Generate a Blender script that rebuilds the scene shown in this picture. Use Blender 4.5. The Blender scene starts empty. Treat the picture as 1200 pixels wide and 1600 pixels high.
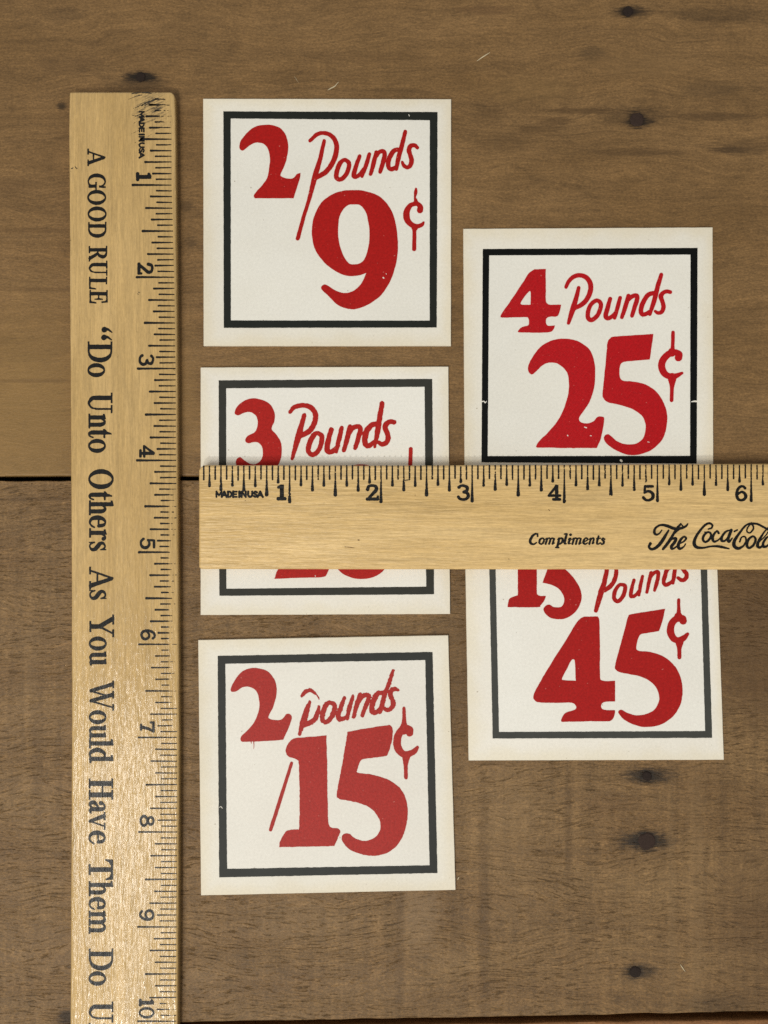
import bpy, bmesh, math, random
import numpy as np
from mathutils import Vector, Matrix

random.seed(7)
sc = bpy.context.scene
COL = sc.collection

# ------------------------------------------------------------------ camera
F_PX = 1579.0                    # focal length in photograph pixels (1200 wide)
D_CAM = 0.2816                   # height of the lens above the boards, metres
TX, TY = math.radians(1.5), math.radians(0.25)
_R = (Matrix.Rotation(TY, 3, 'Y') @ Matrix.Rotation(TX, 3, 'X'))
_fw = _R @ Vector((0, 0, -1))
_C = -_fw * (D_CAM / -_fw.z)
cam = bpy.data.cameras.new('camera')
cam.sensor_fit = 'HORIZONTAL'
cam.sensor_width = 36.0
cam.lens = 36.0 * F_PX / 1200.0
cam.clip_start = 0.005
cam.clip_end = 20.0
cam_o = bpy.data.objects.new('camera', cam)
cam_o.matrix_world = Matrix.Translation(_C) @ _R.to_4x4()
COL.objects.link(cam_o)
sc.camera = cam_o

# ------------------------------------------------------------------ light
world = bpy.data.worlds.new("World")
sc.world = world
world.use_nodes = True
bg = world.node_tree.nodes['Background']
_nt = world.node_tree
_tc = _nt.nodes.new('ShaderNodeTexCoord')
_sx = _nt.nodes.new('ShaderNodeSeparateXYZ')
_rp = _nt.nodes.new('ShaderNodeValToRGB')        # a pale room: darker straight overhead, lighter walls
_rp.color_ramp.elements[0].position = 0.30
_rp.color_ramp.elements[0].color = (0.55, 0.548, 0.53, 1)
_rp.color_ramp.elements[1].position = 0.97
_rp.color_ramp.elements[1].color = (0.30, 0.297, 0.285, 1)
_nt.links.new(_tc.outputs['Generated'], _sx.inputs[0])
_nt.links.new(_sx.outputs['Z'], _rp.inputs[0])
_nt.links.new(_rp.outputs[0], bg.inputs['Color'])
bg.inputs['Strength'].default_value = 1.0


def area_light(name, loc, target, size, power, color, size_y=None):
    l = bpy.data.lights.new(name, 'AREA')
    l.shape = 'RECTANGLE' if size_y else 'DISK'
    l.size = size
    if size_y:
        l.size_y = size_y
    l.energy = power
    l.color = color
    o = bpy.data.objects.new(name, l)
    o.location = loc
    o.rotation_euler = (Vector(target) - Vector(loc)).to_track_quat('-Z', 'Y').to_euler()
    COL.objects.link(o)
    return o


area_light('ceiling_lamp', (-0.22, -0.72, 1.05), (0, 0, 0), 0.10, 4.4, (1.0, 0.985, 0.93))
area_light('ceiling_panel', (-0.36, -0.37, 1.00), (0, 0, 0), 0.36, 5.2, (1.0, 0.96, 0.88))

sc.cycles.use_denoising = False
sc.view_settings.view_transform = 'Standard'
sc.view_settings.look = 'None'
sc.view_settings.exposure = 0.0
sc.view_settings.gamma = 1.0
sc.view_settings.use_curve_mapping = False


# ------------------------------------------------------------------ helpers: places
def world_at(px, py, h):
    """The point at height h (m) that lies at photograph position (px, py)."""
    d = _R @ Vector(((px - 600.0) / F_PX, -(py - 800.0) / F_PX, -1.0))
    t = (h - _C.z) / d.z
    return _C + d * t


RM = np.array(_R)
CM = np.array(_C)


def world_many(px, py, h):
    d = np.stack([(px - 600.0) / F_PX, -(py - 800.0) / F_PX, -np.ones_like(px)], 1) @ RM.T
    t = (h - CM[2]) / d[:, 2]
    return CM[None] + d * t[:, None]


def empty(name, loc, label=None, category=None, group=None, kind=None):
    o = bpy.data.objects.new(name, None)
    o.empty_display_size = 0.01
    o.location = loc
    COL.objects.link(o)
    tag(o, label, category, group, kind)
    return o


def tag(o, label=None, category=None, group=None, kind=None):
    for k, v in (('label', label), ('category', category), ('group', group), ('kind', kind)):
        if v:
            o[k] = v


def link(name, me, mat, parent=None):
    """ONE mesh object; its vertices are given in world coordinates."""
    o = bpy.data.objects.new(name, me)
    COL.objects.link(o)
    for m in (mat if isinstance(mat, (list, tuple)) else [mat]):
        me.materials.append(m)
    if parent is not None:
        off = Vector((0, 0, 0))
        p = parent
        while p is not None:
            off += p.location
            p = p.parent
        me.transform(Matrix.Translation(-off))
        o.parent = parent
    return o


# ------------------------------------------------------------------ helpers: noise and outlines
def vnoise(x, y, scale, seed=0):
    """smooth value noise in -1..1"""
    rng = np.random.RandomState(seed)
    tab = rng.uniform(-1, 1, (256, 256))
    x = x / scale
    y = y / scale
    xi = np.floor(x).astype(int)
    yi = np.floor(y).astype(int)
    fx = x - xi
    fy = y - yi
    fx = fx * fx * (3 - 2 * fx)
    fy = fy * fy * (3 - 2 * fy)
    a = tab[yi & 255, xi & 255]
    b = tab[yi & 255, (xi + 1) & 255]
    c = tab[(yi + 1) & 255, xi & 255]
    d = tab[(yi + 1) & 255, (xi + 1) & 255]
    return (a * (1 - fx) + b * fx) * (1 - fy) + (c * (1 - fx) + d * fx) * fy


def catmull(pts, closed=False, n=6):
    """Catmull-Rom through rows of pts (any columns); every row is kept."""
    P = np.asarray(pts, float)
    m = len(P)
    if m < 3 and not closed:
        return np.array([P[0] + (P[1] - P[0]) * t for t in np.linspace(0, 1, n + 1)]) if m == 2 else P
    out = []
    cnt = m if closed else m - 1
    for i in range(cnt):
        if closed:
            p0, p1, p2, p3 = P[i - 1], P[i], P[(i + 1) % m], P[(i + 2) % m]
        else:
            p1, p2 = P[i], P[i + 1]
            p0 = P[i - 1] if i > 0 else 2 * p1 - p2
            p3 = P[i + 2] if i + 2 < m else 2 * p2 - p1
        for t in np.arange(n) / n:
            out.append(0.5 * ((2 * p1) + (-p0 + p2) * t + (2 * p0 - 5 * p1 + 4 * p2 - p3) * t * t + (-p0 + 3 * p1 - 3 * p2 + p3) * t ** 3))
    if not closed:
        out.append(P[-1])
    return np.array(out)


def outline(pts, n=5):
    """closed outline; a point (x, y, 1) is a corner, the others are smooth"""
    c = [i for i, p in enumerate(pts) if len(p) > 2]
    xy = [p[:2] for p in pts]
    if not c:
        return catmull(xy, True, n)
    out = []
    m = len(pts)
    for k, i in enumerate(c):
        j = c[(k + 1) % len(c)]
        if j <= i:
            j += m
        run = [xy[q % m] for q in range(i, j + 1)]
        s = catmull(run, False, n)
        out.extend(s[:-1])
    return np.array(out)


class Zone:
    """turns measurements taken in an enlarged crop into photograph pixels"""
    def __init__(self, x0, y0, k):
        self.x0, self.y0, self.k = x0, y0, k

    def pts(self, pts):
        return [(self.x0 + p[0] / self.k, self.y0 + p[1] / self.k) + tuple(p[2:]) for p in pts]

    def shape(self, *loops):
        return ('poly', [outline(self.pts(l)) for l in loops])

    def line(self, pts, w, closed=False):
        if not isinstance(w, (list, tuple)):
            w = [w] * len(pts)
        w = list(w) + [w[-1]] * (len(pts) - len(w))
        q = [(a[0], a[1], ww / self.k) for a, ww in zip(self.pts(pts), w)]
        return ('stroke', catmull(q, closed, 5) if len(q) > 2 else np.array(q), closed)


def field(shapes, cut, res, pad=4):
    allp = np.concatenate([np.concatenate(s[1]) if s[0] == 'poly' else s[1][:, :2] for s in shapes])
    wmax = max([s[1][:, 2].max() for s in shapes if s[0] == 'stroke'] + [0])
    x0, y0 = allp.min(0) - wmax / 2 - pad
    x1, y1 = allp.max(0) + wmax / 2 + pad
    nx, ny = int((x1 - x0) * res) + 1, int((y1 - y0) * res) + 1
    xs = x0 + np.arange(nx) / res
    ys = y0 + np.arange(ny) / res
    D = np.full((ny, nx), 50.0)

    def one(s):
        if s[0] == 'poly':
            P = np.concatenate(s[1])
            r = 3
        else:
            P = s[1][:, :2]
            r = s[1][:, 2].max() / 2 + 3
        i0 = max(0, int((P[:, 0].min() - r - x0) * res))
        i1 = min(nx, int((P[:, 0].max() + r - x0) * res) + 2)
        j0 = max(0, int((P[:, 1].min() - r - y0) * res))
        j1 = min(ny, int((P[:, 1].max() + r - y0) * res) + 2)
        if i1 <= i0 or j1 <= j0:
            return None
        X, Y = np.meshgrid(xs[i0:i1], ys[j0:j1])
        d = np.full(X.shape, 50.0)
        if s[0] == 'poly':
            ins = np.zeros(X.shape, bool)
            for L in s[1]:
                for (ax, ay), (bx, by) in zip(L, np.roll(L, -1, 0)):
                    ux, uy = bx - ax, by - ay
                    q = ux * ux + uy * uy
                    if q < 1e-12:
                        continue
                    t = np.clip(((X - ax) * ux + (Y - ay) * uy) / q, 0, 1)
                    d = np.minimum(d, (X - ax - t * ux) ** 2 + (Y - ay - t * uy) ** 2)
                    if ay != by:
                        ins ^= ((ay > Y) != (by > Y)) & (X < ux * (Y - ay) / (by - ay) + ax)
            d = np.sqrt(d)
            d = np.where(ins, -d, d)
        else:
            S = s[1]
            seq = list(zip(S[:-1], S[1:]))
            if s[2]:
                seq.append((S[-1], S[0]))
            for a, b in seq:
                ux, uy = b[0] - a[0], b[1] - a[1]
                q = max(ux * ux + uy * uy, 1e-9)
                t = np.clip(((X - a[0]) * ux + (Y - a[1]) * uy) / q, 0, 1)
                e = np.hypot(X - a[0] - t * ux, Y - a[1] - t * uy) - (a[2] + (b[2] - a[2]) * t) / 2
                d = np.minimum(d, e)
        return (slice(j0, j1), slice(i0, i1)), d

    for s in shapes:
        r = one(s)
        if r:
            D[r[0]] = np.minimum(D[r[0]], r[1])
    for s in cut:
        r = one(s)
        if r:
            D[r[0]] = np.maximum(D[r[0]], -r[1])
    X, Y = np.meshgrid(xs, ys)
    return D, X, Y


SEG = {1: [(0, 3)], 2: [(1, 0)], 3: [(1, 3)], 4: [(2, 1)], 5: [(0, 3), (2, 1)], 6: [(2, 0)], 7: [(2, 3)], 8: [(3, 2)],
       9: [(0, 2)], 10: [(1, 0), (3, 2)], 11: [(1, 2)], 12: [(3, 1)], 13: [(0, 1)], 14: [(3, 0)]}


def contours(D, X, Y):
    ny, nx = D.shape
    D = np.where(np.abs(D) < 1e-5, 1e-5, D)
    D[0, :] = D[-1, :] = 5
    D[:, 0] = D[:, -1] = 5
    I = D < 0
    code = I[:-1, :-1] * 1 + I[:-1, 1:] * 2 + I[1:, 1:] * 4 + I[1:, :-1] * 8
    js, is_ = np.nonzero((code > 0) & (code < 15))
    nxt = {}

    def eid(e, i, j):
        if e == 0:
            return (j * nx + i) * 2
        if e == 2:
            return ((j + 1) * nx + i) * 2
        if e == 3:
            return (j * nx + i) * 2 + 1
        return (j * nx + i + 1) * 2 + 1

    for j, i in zip(js.tolist(), is_.tolist()):
        for a, b in SEG[int(code[j, i])]:
            nxt[eid(a, i, j)] = eid(b, i, j)

    def point(e):
        v, k = e & 1, e >> 1
        j, i = divmod(k, nx)
        j2, i2 = (j + 1, i) if v else (j, i + 1)
        d0, d1 = D[j, i], D[j2, i2]
        t = d0 / (d0 - d1)
        return (X[j, i] + t * (X[j2, i2] - X[j, i]), Y[j, i] + t * (Y[j2, i2] - Y[j, i]))

    loops = []
    while nxt:
        s, e = nxt.popitem()
        ids = [s]
        while e != s and e in nxt:
            ids.append(e)
            e = nxt.pop(e)
        if len(ids) > 3:
            loops.append(np.array([point(q) for q in ids]))
    return loops


def simplify(L, tol):
    """closed Douglas-Peucker"""
    n = len(L)
    k = int(np.argmax(((L - L[0]) ** 2).sum(1)))
    keep = {0, k}
    L2 = np.vstack([L, L[:1]])
    st = [(0, k), (k, n)]
    while st:
        a, b = st.pop()
        if b - a < 2:
            continue
        p, q = L2[a], L2[b]
        u = q - p
        l = math.hypot(*u)
        seg = L2[a + 1:b] - p
        d = np.abs(seg[:, 0] * u[1] - seg[:, 1] * u[0]) / l if l > 1e-9 else np.hypot(seg[:, 0], seg[:, 1])
        m = int(np.argmax(d))
        if d[m] > tol:
            c = a + 1 + m
            keep.add(c)
            st += [(a, c), (c, b)]
    return L[sorted(i for i in keep if i < n)]


def ink(name, parent, mat, h, shapes, cut=(), res=3.0, rough=0.35, rscale=7.0, thick=6e-5, wear=None, seed=1, tol=0.05, grow=0.0):
    """printed ink: the union of shapes, its edge slightly uneven, as one thin raised mesh lying on height h"""
    D, X, Y = field(list(shapes), list(cut), res)
    D = D - grow
    if rough:
        D = D + rough * (0.7 * vnoise(X, Y, rscale, seed) + 0.45 * vnoise(X, Y, rscale * 0.35, seed + 1))
    if wear is not None:
        D = wear(D, X, Y)
    cu = bpy.data.curves.new('ink', 'CURVE')
    cu.dimensions = '2D'
    cu.fill_mode = 'BOTH'
    cu.extrude = 0.5
    for L in contours(D, X, Y):
        a = 0.5 * abs(np.dot(L[:, 0], np.roll(L[:, 1], 1)) - np.dot(L[:, 1], np.roll(L[:, 0], 1)))
        if a < 0.25:
            continue
        L = simplify(L, tol)
        if len(L) < 3:
            continue
        s = cu.splines.new('POLY')
        s.points.add(len(L) - 1)
        co = np.zeros((len(L), 4))
        co[:, 0] = L[:, 0]
        co[:, 1] = -L[:, 1]
        co[:, 3] = 1
        s.points.foreach_set('co', co.ravel())
        s.use_cyclic_u = True
    tmp = bpy.data.objects.new('ink', cu)
    COL.objects.link(tmp)
    dg = bpy.context.evaluated_depsgraph_get()
    me = bpy.data.meshes.new_from_object(tmp.evaluated_get(dg))
    bpy.data.objects.remove(tmp)
    bpy.data.curves.remove(cu)
    n = len(me.vertices)
    co = np.zeros(n * 3)
    me.vertices.foreach_get('co', co)
    co = co.reshape(-1, 3)
    w = world_many(co[:, 0].copy(), -co[:, 1], h + thick)
    w[:, 2] = np.where(co[:, 2] > 0, h + thick, h - 5e-5)
    me.vertices.foreach_set('co', w.ravel())
    me.update()
    me.name = name
    me.materials.clear()
    return link(name, me, mat, parent)


# ------------------------------------------------------------------ helpers: materials
class Mat:
    def __init__(self, name):
        self.m = bpy.data.materials.new(name)
        self.m.use_nodes = True
        self.t = self.m.node_tree
        self.b = self.t.nodes['Principled BSDF']
        self.co = None

    def n(self, typ, **kw):
        nd = self.t.nodes.new(typ)
        for k, v in kw.items():
            setattr(nd, k, v)
        return nd

    def put(self, sock, v):
        if hasattr(v, 'is_output') or isinstance(v, bpy.types.NodeSocket):
            self.t.links.new(v, sock)
        else:
            sock.default_value = v

    def mm(self):
        """object coordinates in millimetres"""
        if self.co is None:
            tc = self.n('ShaderNodeTexCoord')
            v = self.n('ShaderNodeVectorMath', operation='SCALE')
            self.t.links.new(tc.outputs['Object'], v.inputs[0])
            v.inputs['Scale'].default_value = 1000.0
            self.co = v.outputs[0]
        return self.co

    def vec(self, a, op, b):
        v = self.n('ShaderNodeVectorMath', operation=op)
        self.put(v.inputs[0], a)
        self.put(v.inputs[1], b)
        return v.outputs[0]

    def math(self, op, a, b=0.0, c=0.0, clamp=False):
        v = self.n('ShaderNodeMath', operation=op)
        v.use_clamp = clamp
        for i, q in enumerate((a, b, c)):
            self.put(v.inputs[i], q)
        return v.outputs[0]

    def noise(self, scale, detail=3.0, rough=0.55, dist=0.0, co=None, off=(0, 0, 0)):
        v = self.vec(co if co is not None else self.mm(), 'MULTIPLY', scale)
        v = self.vec(v, 'ADD', off)
        nd = self.n('ShaderNodeTexNoise')
        nd.inputs['Scale'].default_value = 1.0
        nd.inputs['Detail'].default_value = detail
        nd.inputs['Roughness'].default_value = rough
        nd.inputs['Distortion'].default_value = dist
        self.t.links.new(v, nd.inputs['Vector'])
        return nd.outputs[0]

    def range(self, v, a, b, c=0.0, d=1.0, smooth=False):
        nd = self.n('ShaderNodeMapRange')
        if smooth:
            nd.interpolation_type = 'SMOOTHSTEP'
        nd.clamp = True
        self.put(nd.inputs[0], v)
        for i, q in enumerate((a, b, c, d)):
            nd.inputs[1 + i].default_value = q
        return nd.outputs[0]

    def mix(self, f, a, b, blend='MIX'):
        nd = self.n('ShaderNodeMix', data_type='RGBA', blend_type=blend)
        self.put(nd.inputs[0], f)
        for s, v in ((nd.inputs[6], a), (nd.inputs[7], b)):
            if isinstance(v, tuple) and len(v) == 3:
                v = v + (1,)
            self.put(s, v)
        return nd.outputs[2]

    def mod(self, c, v, a, b, lo, hi):
        """colour times a factor that runs lo..hi while v runs a..b"""
        nd = self.n('ShaderNodeVectorMath', operation='SCALE')
        self.put(nd.inputs[0], c)
        self.put(nd.inputs['Scale'], self.range(v, a, b, lo, hi))
        return nd.outputs[0]

    def bump(self, h, strength, dist):
        nd = self.n('ShaderNodeBump')
        nd.inputs['Strength'].default_value = strength
        nd.inputs['Distance'].default_value = dist
        self.put(nd.inputs['Height'], h)
        return nd.outputs[0]

    def done(self, color, rough=0.6, spec=0.4, normal=None, coat=None):
        self.put(self.b.inputs['Base Color'], color if not isinstance(color, tuple) or len(color) == 4 else color + (1,))
        self.put(self.b.inputs['Roughness'], rough)
        self.put(self.b.inputs['Specular IOR Level'], spec)
        if normal is not None:
            self.put(self.b.inputs['Normal'], normal)
        if coat:
            self.b.inputs['Coat Weight'].default_value = coat[0]
            self.b.inputs['Coat Roughness'].default_value = coat[1]
            if normal is not None:
                self.put(self.b.inputs['Coat Normal'], normal)
        return self.m


def lin(r, g, b):
    f = lambda c: (c / 255 / 12.92) if c / 255 <= 0.04045 else ((c / 255 + 0.055) / 1.055) ** 2.4
    return (f(r), f(g), f(b))


def mm_of(px, py):
    w = world_at(px, py, 0)
    return w.x * 1000, w.y * 1000


def stains_and_tints(M, color, patches, co):
    """elliptical tints in the wood: iron stain and dark rings round nails, figure, bands, painted light at upper left"""
    jag = M.noise((0.30, 2.0, 1), 4, 0.65, off=(3, 1, 0))
    for (px, py, ax, ay, k, ox, *tint) in patches:
        x, y = mm_of(px + ox, py)
        v = M.vec(co, 'SUBTRACT', (x, y, 0))
        v = M.vec(v, 'MULTIPLY', (1 / ax, 1 / ay, 0))
        ln = M.n('ShaderNodeVectorMath', operation='LENGTH')
        M.put(ln.inputs[0], v)
        d = M.math('ADD', ln.outputs['Value'], M.math('MULTIPLY', M.math('SUBTRACT', jag, 0.5), 2.0))
        f = M.range(d, 0.42, 1.4, k, 0.0, True)
        color = M.mix(f, color, tint[0] if tint else lin(25, 19, 13))
    return color


STAINS_LIGHT_TOP = [(220, 120, 5.0, 1.6, 0.95, 0), (223, 131, 8, 2.4, 0.45, -8), (981, 18, 5.2, 1.5, 0.78, 4), (995, 191, 4.6, 1.2, 0.8, 4),
             (996, 181, 11.5, 2.4, 0.35, -4), (96, 166, 1.3, 1.2, 0.75, 0), (291, 322, 2.2, 1.6, 0.4, 0), (296, 378, 2.0, 1.6, 0.35, 0), (100, 22, 7.0, 2.0, 0.28, 0), (1130, 22, 16, 2.2, 0.3, 0),
             (995, 187, 2.75, 2.75, 0.9, 0), (981, 18, 2.0, 2.0, 0.8, 0),
             (905, 173, 11, 0.9, 0.55, 0, lin(62, 44, 24)), (868, 190, 5.5, 1.3, 0.5, 0, lin(72, 52, 29)), (838, 203, 6.0, 1.5, 0.45, 0, lin(74, 54, 30)), (785, 222, 8, 2.4, 0.4, 0, lin(76, 56, 32)),
             (762, 180, 5.5, 2.6, 0.4, 0, lin(76, 56, 32)), (1120, 182, 12, 1.2, 0.5, 0, lin(64, 46, 27)), (1000, 238, 16, 1.0, 0.45, 0, lin(66, 48, 28)), (1165, 230, 10, 2.4, 0.45, 0, lin(62, 46, 28)),
             (1110, 140, 9, 2.5, 0.3, 0, lin(70, 56, 38)), (1140, 235, 5, 1.0, 0.5, 0, lin(50, 36, 22)), (925, 82, 4, 2.0, 0.4, 0, lin(62, 50, 34)), (760, 16, 9, 1.4, 0.35, 0, lin(84, 58, 36)),
             (1010, 100, 14, 4, 0.3, 0, lin(134, 104, 66)), (830, 140, 12, 4, 0.25, 0, lin(132, 104, 64)), (40, 690, 26, 26, 0.42, 0, lin(152, 120, 68)), (60, 560, 20, 22, 0.30, 0, lin(146, 114, 66)), (290, 660, 5, 14, 0.35, 0, lin(146, 114, 66)),  # golden patches at left: light and sheen from that side put into the colour
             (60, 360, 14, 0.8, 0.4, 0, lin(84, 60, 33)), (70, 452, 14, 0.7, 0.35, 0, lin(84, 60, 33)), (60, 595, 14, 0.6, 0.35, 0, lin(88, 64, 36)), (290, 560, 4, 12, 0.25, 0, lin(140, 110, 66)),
             (560, 90, 16, 2.0, 0.25, 0, lin(80, 58, 33)), (460, 190, 10, 2, 0.3, 0, lin(80, 58, 33)), (110, 100, 10, 3, 0.3, 0, lin(78, 58, 36)), (30, 290, 8, 2, 0.3, 0, lin(80, 58, 34))]
STAINS_TINTS_LOW = [(1010, 1212, 7.0, 2.2, 0.82, 4), (1010, 1314, 7.6, 2.5, 0.88, -2), (992, 1518, 5.0, 2.0, 0.66, 8), (100, 1590, 2.6, 2.4, 0.8, 4),
             (1010, 1314, 3.1, 3.1, 0.8, 0), (1011, 1212, 2.1, 2.1, 0.8, 0), (992, 1518, 2.2, 2.2, 0.8, 0), (1120, 1572, 9, 3.5, 0.35, 0), (966, 1562, 1.0, 1.3, 0.35, 0),
             (755, 1420, 1.5, 34, 0.30, 0, lin(66, 47, 27)), (888, 1290, 1.0, 22, 0.27, 0, lin(68, 49, 28)), (1088, 1400, 2.6, 40, 0.27, 0, lin(146, 116, 78)), (1050, 1430, 1.2, 36, 0.21, 0, lin(142, 114, 78)),
             (1190, 1430, 14, 26, 0.35, 0, lin(90, 66, 40)), (720, 1000, 6, 26, 0.3, 0, lin(84, 62, 36)), (655, 1420, 5.5, 12, 0.27, 0, lin(158, 132, 100)), (625, 1470, 1.6, 24, 0.27, 0, lin(66, 48, 29)), (800, 1300, 8, 22, 0.18, 0, lin(140, 113, 78)), (1180, 1000, 16, 26, 0.6, 0, lin(84, 60, 34)),  # broad brown tints make the board darker towards its right end
             (985, 1450, 16, 0.7, 0.27, 0, lin(70, 50, 28)), (470, 1440, 16, 6, 0.12, 0, lin(140, 114, 80)), (380, 1500, 2.0, 16, 0.18, 0, lin(76, 56, 34)), (960, 1255, 9, 3, 0.21, 0, lin(82, 56, 32)),
             (50, 780, 15, 0.6, 0.30, 0, lin(58, 41, 24)), (45, 1060, 2.2, 14, 0.18, 0, lin(144, 116, 80)), (60, 1180, 1.6, 20, 0.18, 0, lin(78, 57, 33))]


def board_material(name, patches, smooth):
    M = Mat(name)
    co = M.mm()
    warp = M.noise((0.022, 0.05, 1), 2, 0.5)
    wv = M.n('ShaderNodeCombineXYZ')
    M.put(wv.inputs[1], M.math('MULTIPLY', M.math('SUBTRACT', warp, 0.5), 16.0))
    cw = M.vec(co, 'ADD', wv.outputs[0])
    broad = M.noise((0.02, 0.055, 1), 4, 0.55, 0.3, off=(7, 2, 0))
    grain = M.noise((0.012, 0.42, 1), 4, 0.6, 0.0, cw)
    fibre = M.noise((0.24, 1.7, 1), 4, 0.72, 0.25, cw)
    speck = M.noise((1.5, 2.4, 1), 2, 0.7)
    pore = M.noise((1.1, 2.0, 1), 5, 0.75, 0.2, off=(6, 6, 0))
    if smooth:
        c = M.mix(M.range(broad, 0.32, 0.68), lin(115, 87, 52), lin(130, 100, 63))
        c = M.mod(c, grain, 0.34, 0.66, 1.10, 0.86)
        lines = M.noise((0.016, 0.8, 1), 3, 0.6, 0.3, cw, (5, 3, 0))
        where = M.noise((0.015, 0.03, 1), 2, 0.5, 0.0, off=(14, 4, 0))
        c = M.mod(c, M.math('MULTIPLY', M.range(lines, 0.55, 0.66), M.range(where, 0.42, 0.6, 0.15, 1)), 0, 1, 1.0, 0.80)
        patch = M.noise((0.07, 0.16, 1), 5, 0.65, 1.2, off=(1, 9, 0))
        c = M.mod(c, patch, 0.54, 0.72, 1.0, 0.80)
        c = M.mod(c, M.noise((0.10, 0.10, 1), 4, 0.6, 0.5, off=(31, 9, 0)), 0.35, 0.65, 0.92, 1.09)
        c = M.mod(c, fibre, 0.34, 0.66, 1.18, 0.82)
        c = M.mod(c, pore, 0.36, 0.64, 0.80, 1.20)
        c = M.mod(c, speck, 0.33, 0.67, 0.84, 1.16)
        h = M.math('ADD', M.math('MULTIPLY', fibre, 0.7), pore)
        bump = M.bump(h, 0.5, 0.0002)
        rough = 0.46
    else:
        c = M.mix(M.range(broad, 0.32, 0.68), lin(110, 83, 50), lin(128, 100, 64))
        c = M.mod(c, grain, 0.34, 0.66, 1.08, 0.86)
        band = M.noise((0.26, 0.007, 1), 3, 0.65, 0.0, off=(2, 4, 0))
        c = M.mod(c, band, 0.34, 0.66, 0.89, 1.10)
        tooth = M.noise((0.55, 0.10, 1), 3, 0.6, 0.3, off=(12, 4, 0))
        c = M.mod(c, tooth, 0.35, 0.65, 0.92, 1.08)
        c = M.mod(c, fibre, 0.34, 0.66, 1.20, 0.80)
        c = M.mod(c, pore, 0.36, 0.64, 0.76, 1.26)
        c = M.mod(c, speck, 0.33, 0.67, 0.82, 1.18)
        # torn fibres left by the saw: short dark ragged nicks along the grain
        where = M.noise((0.03, 0.05, 1), 2, 0.5, 0.0, off=(4, 4, 0))
        torn = M.noise((0.20, 1.6, 1), 4, 0.65, 0.35, cw, (8, 3, 0))
        torn2 = M.noise((0.12, 1.1, 1), 4, 0.65, 0.6, cw, (28, 13, 0))
        nick = M.math('MULTIPLY', M.range(torn, 0.585, 0.635), M.range(where, 0.34, 0.6, 0.35, 1.0))
        nick = M.math('MAXIMUM', nick, M.math('MULTIPLY', M.range(torn2, 0.62, 0.68), M.range(where, 0.40, 0.6, 0.0, 1.0)))
        c = M.mod(c, nick, 0, 1, 1.0, 0.66)
        pale = M.noise((0.25, 1.1, 1), 4, 0.6, 0.5, cw, (1, 7, 0))
        c = M.mod(c, pale, 0.56, 0.70, 1.0, 1.22)
        h = M.math('ADD', M.math('MULTIPLY', fibre, 0.8), M.math('MULTIPLY', pore, 0.8))
        h = M.math('SUBTRACT', h, M.math('MULTIPLY', nick, 0.9))
        bump = M.bump(h, 0.7, 0.00025)
        rough = 0.46
    c = stains_and_tints(M, c, patches, co)
    return M.done(c, rough, 0.28, bump)


H1 = 0.0042      # thickness of the ruler on the left


def ruler_material(name, along_y):
    M = Mat(name)
    s = (lambda a, b: (b, a, 1)) if along_y else (lambda a, b: (a, b, 1))
    broad = M.noise(s(0.02, 0.12), 3, 0.55, 0.2)
    grain = M.noise(s(0.03, 1.1), 5, 0.62, 0.0)
    fine = M.noise(s(0.20, 2.6), 3, 0.7, 0.3)
    c = M.mix(M.range(broad, 0.3, 0.7), *((lin(190, 156, 97), lin(205, 171, 112)) if along_y else (lin(207, 172, 111), lin(222, 189, 131))))
    c = M.mod(c, grain, 0.34, 0.66, 1.07, 0.88)
    c = M.mod(c, fine, 0.33, 0.67, 1.10, 0.88)
    c = M.mod(c, M.noise(s(0.9, 2.2), 4, 0.7, 0.2, off=(5, 5, 0)), 0.33, 0.67, 0.92, 1.08)
    blot = M.noise(s(0.05, 0.3), 3, 0.6, 0.4, off=(3, 8, 0))
    c = M.mod(c, blot, 0.56, 0.75, 1.0, 0.86)
    dirt = M.noise(s(0.45, 1.6), 3, 0.6, 0.3, off=(9, 2, 0))
    c = M.mod(c, dirt, 0.70, 0.78, 1.0, 0.66)
    h = M.math('ADD', M.math('MULTIPLY', fine, 0.25), M.math('MULTIPLY', M.noise(s(0.13, 1.5), 2, 0.6, 0.3, off=(2, 2, 0)), 1.2))
    h = M.math('ADD', h, M.math('MULTIPLY', M.noise(s(0.5, 1.6), 3, 0.6, off=(7, 1, 0)), 0.2))
    if along_y:      # black rubbed into the worn corner, dragged across the grain
        p = world_at(192, 900, 0)
        q = world_at(236, 172, H1)
        v = M.vec(M.mm(), 'SUBTRACT', ((q.x - p.x) * 1000, (q.y - p.y) * 1000, 0))
        e = M.n('ShaderNodeVectorMath', operation='LENGTH')
        M.put(e.inputs[0], M.vec(v, 'MULTIPLY', (1 / 5.5, 1 / 6.5, 0)))
        rot = M.n('ShaderNodeVectorRotate', rotation_type='Z_AXIS')
        M.put(rot.inputs['Vector'], v)
        rot.inputs['Angle'].default_value = math.radians(-27)
        st = M.noise((0.22, 2.3, 1), 4, 0.7, 0.2, rot.outputs[0], (3, 3, 0))
        st2 = M.noise((0.6, 0.6, 1), 2, 0.6, 0.0, rot.outputs[0], (13, 3, 0))
        f = M.math('MULTIPLY', M.range(st, 0.47, 0.58), M.range(e.outputs['Value'], 0.35, 1.05, 0.95, 0.0))
        f = M.math('MULTIPLY', f, M.range(st2, 0.32, 0.52))
        c = M.mix(f, c, lin(48, 42, 33))
    return M.done(c, 0.48, 0.25, M.bump(h, 0.9, 0.00026), (1.0, 0.16) if along_y else (0.25, 0.3))


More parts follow.
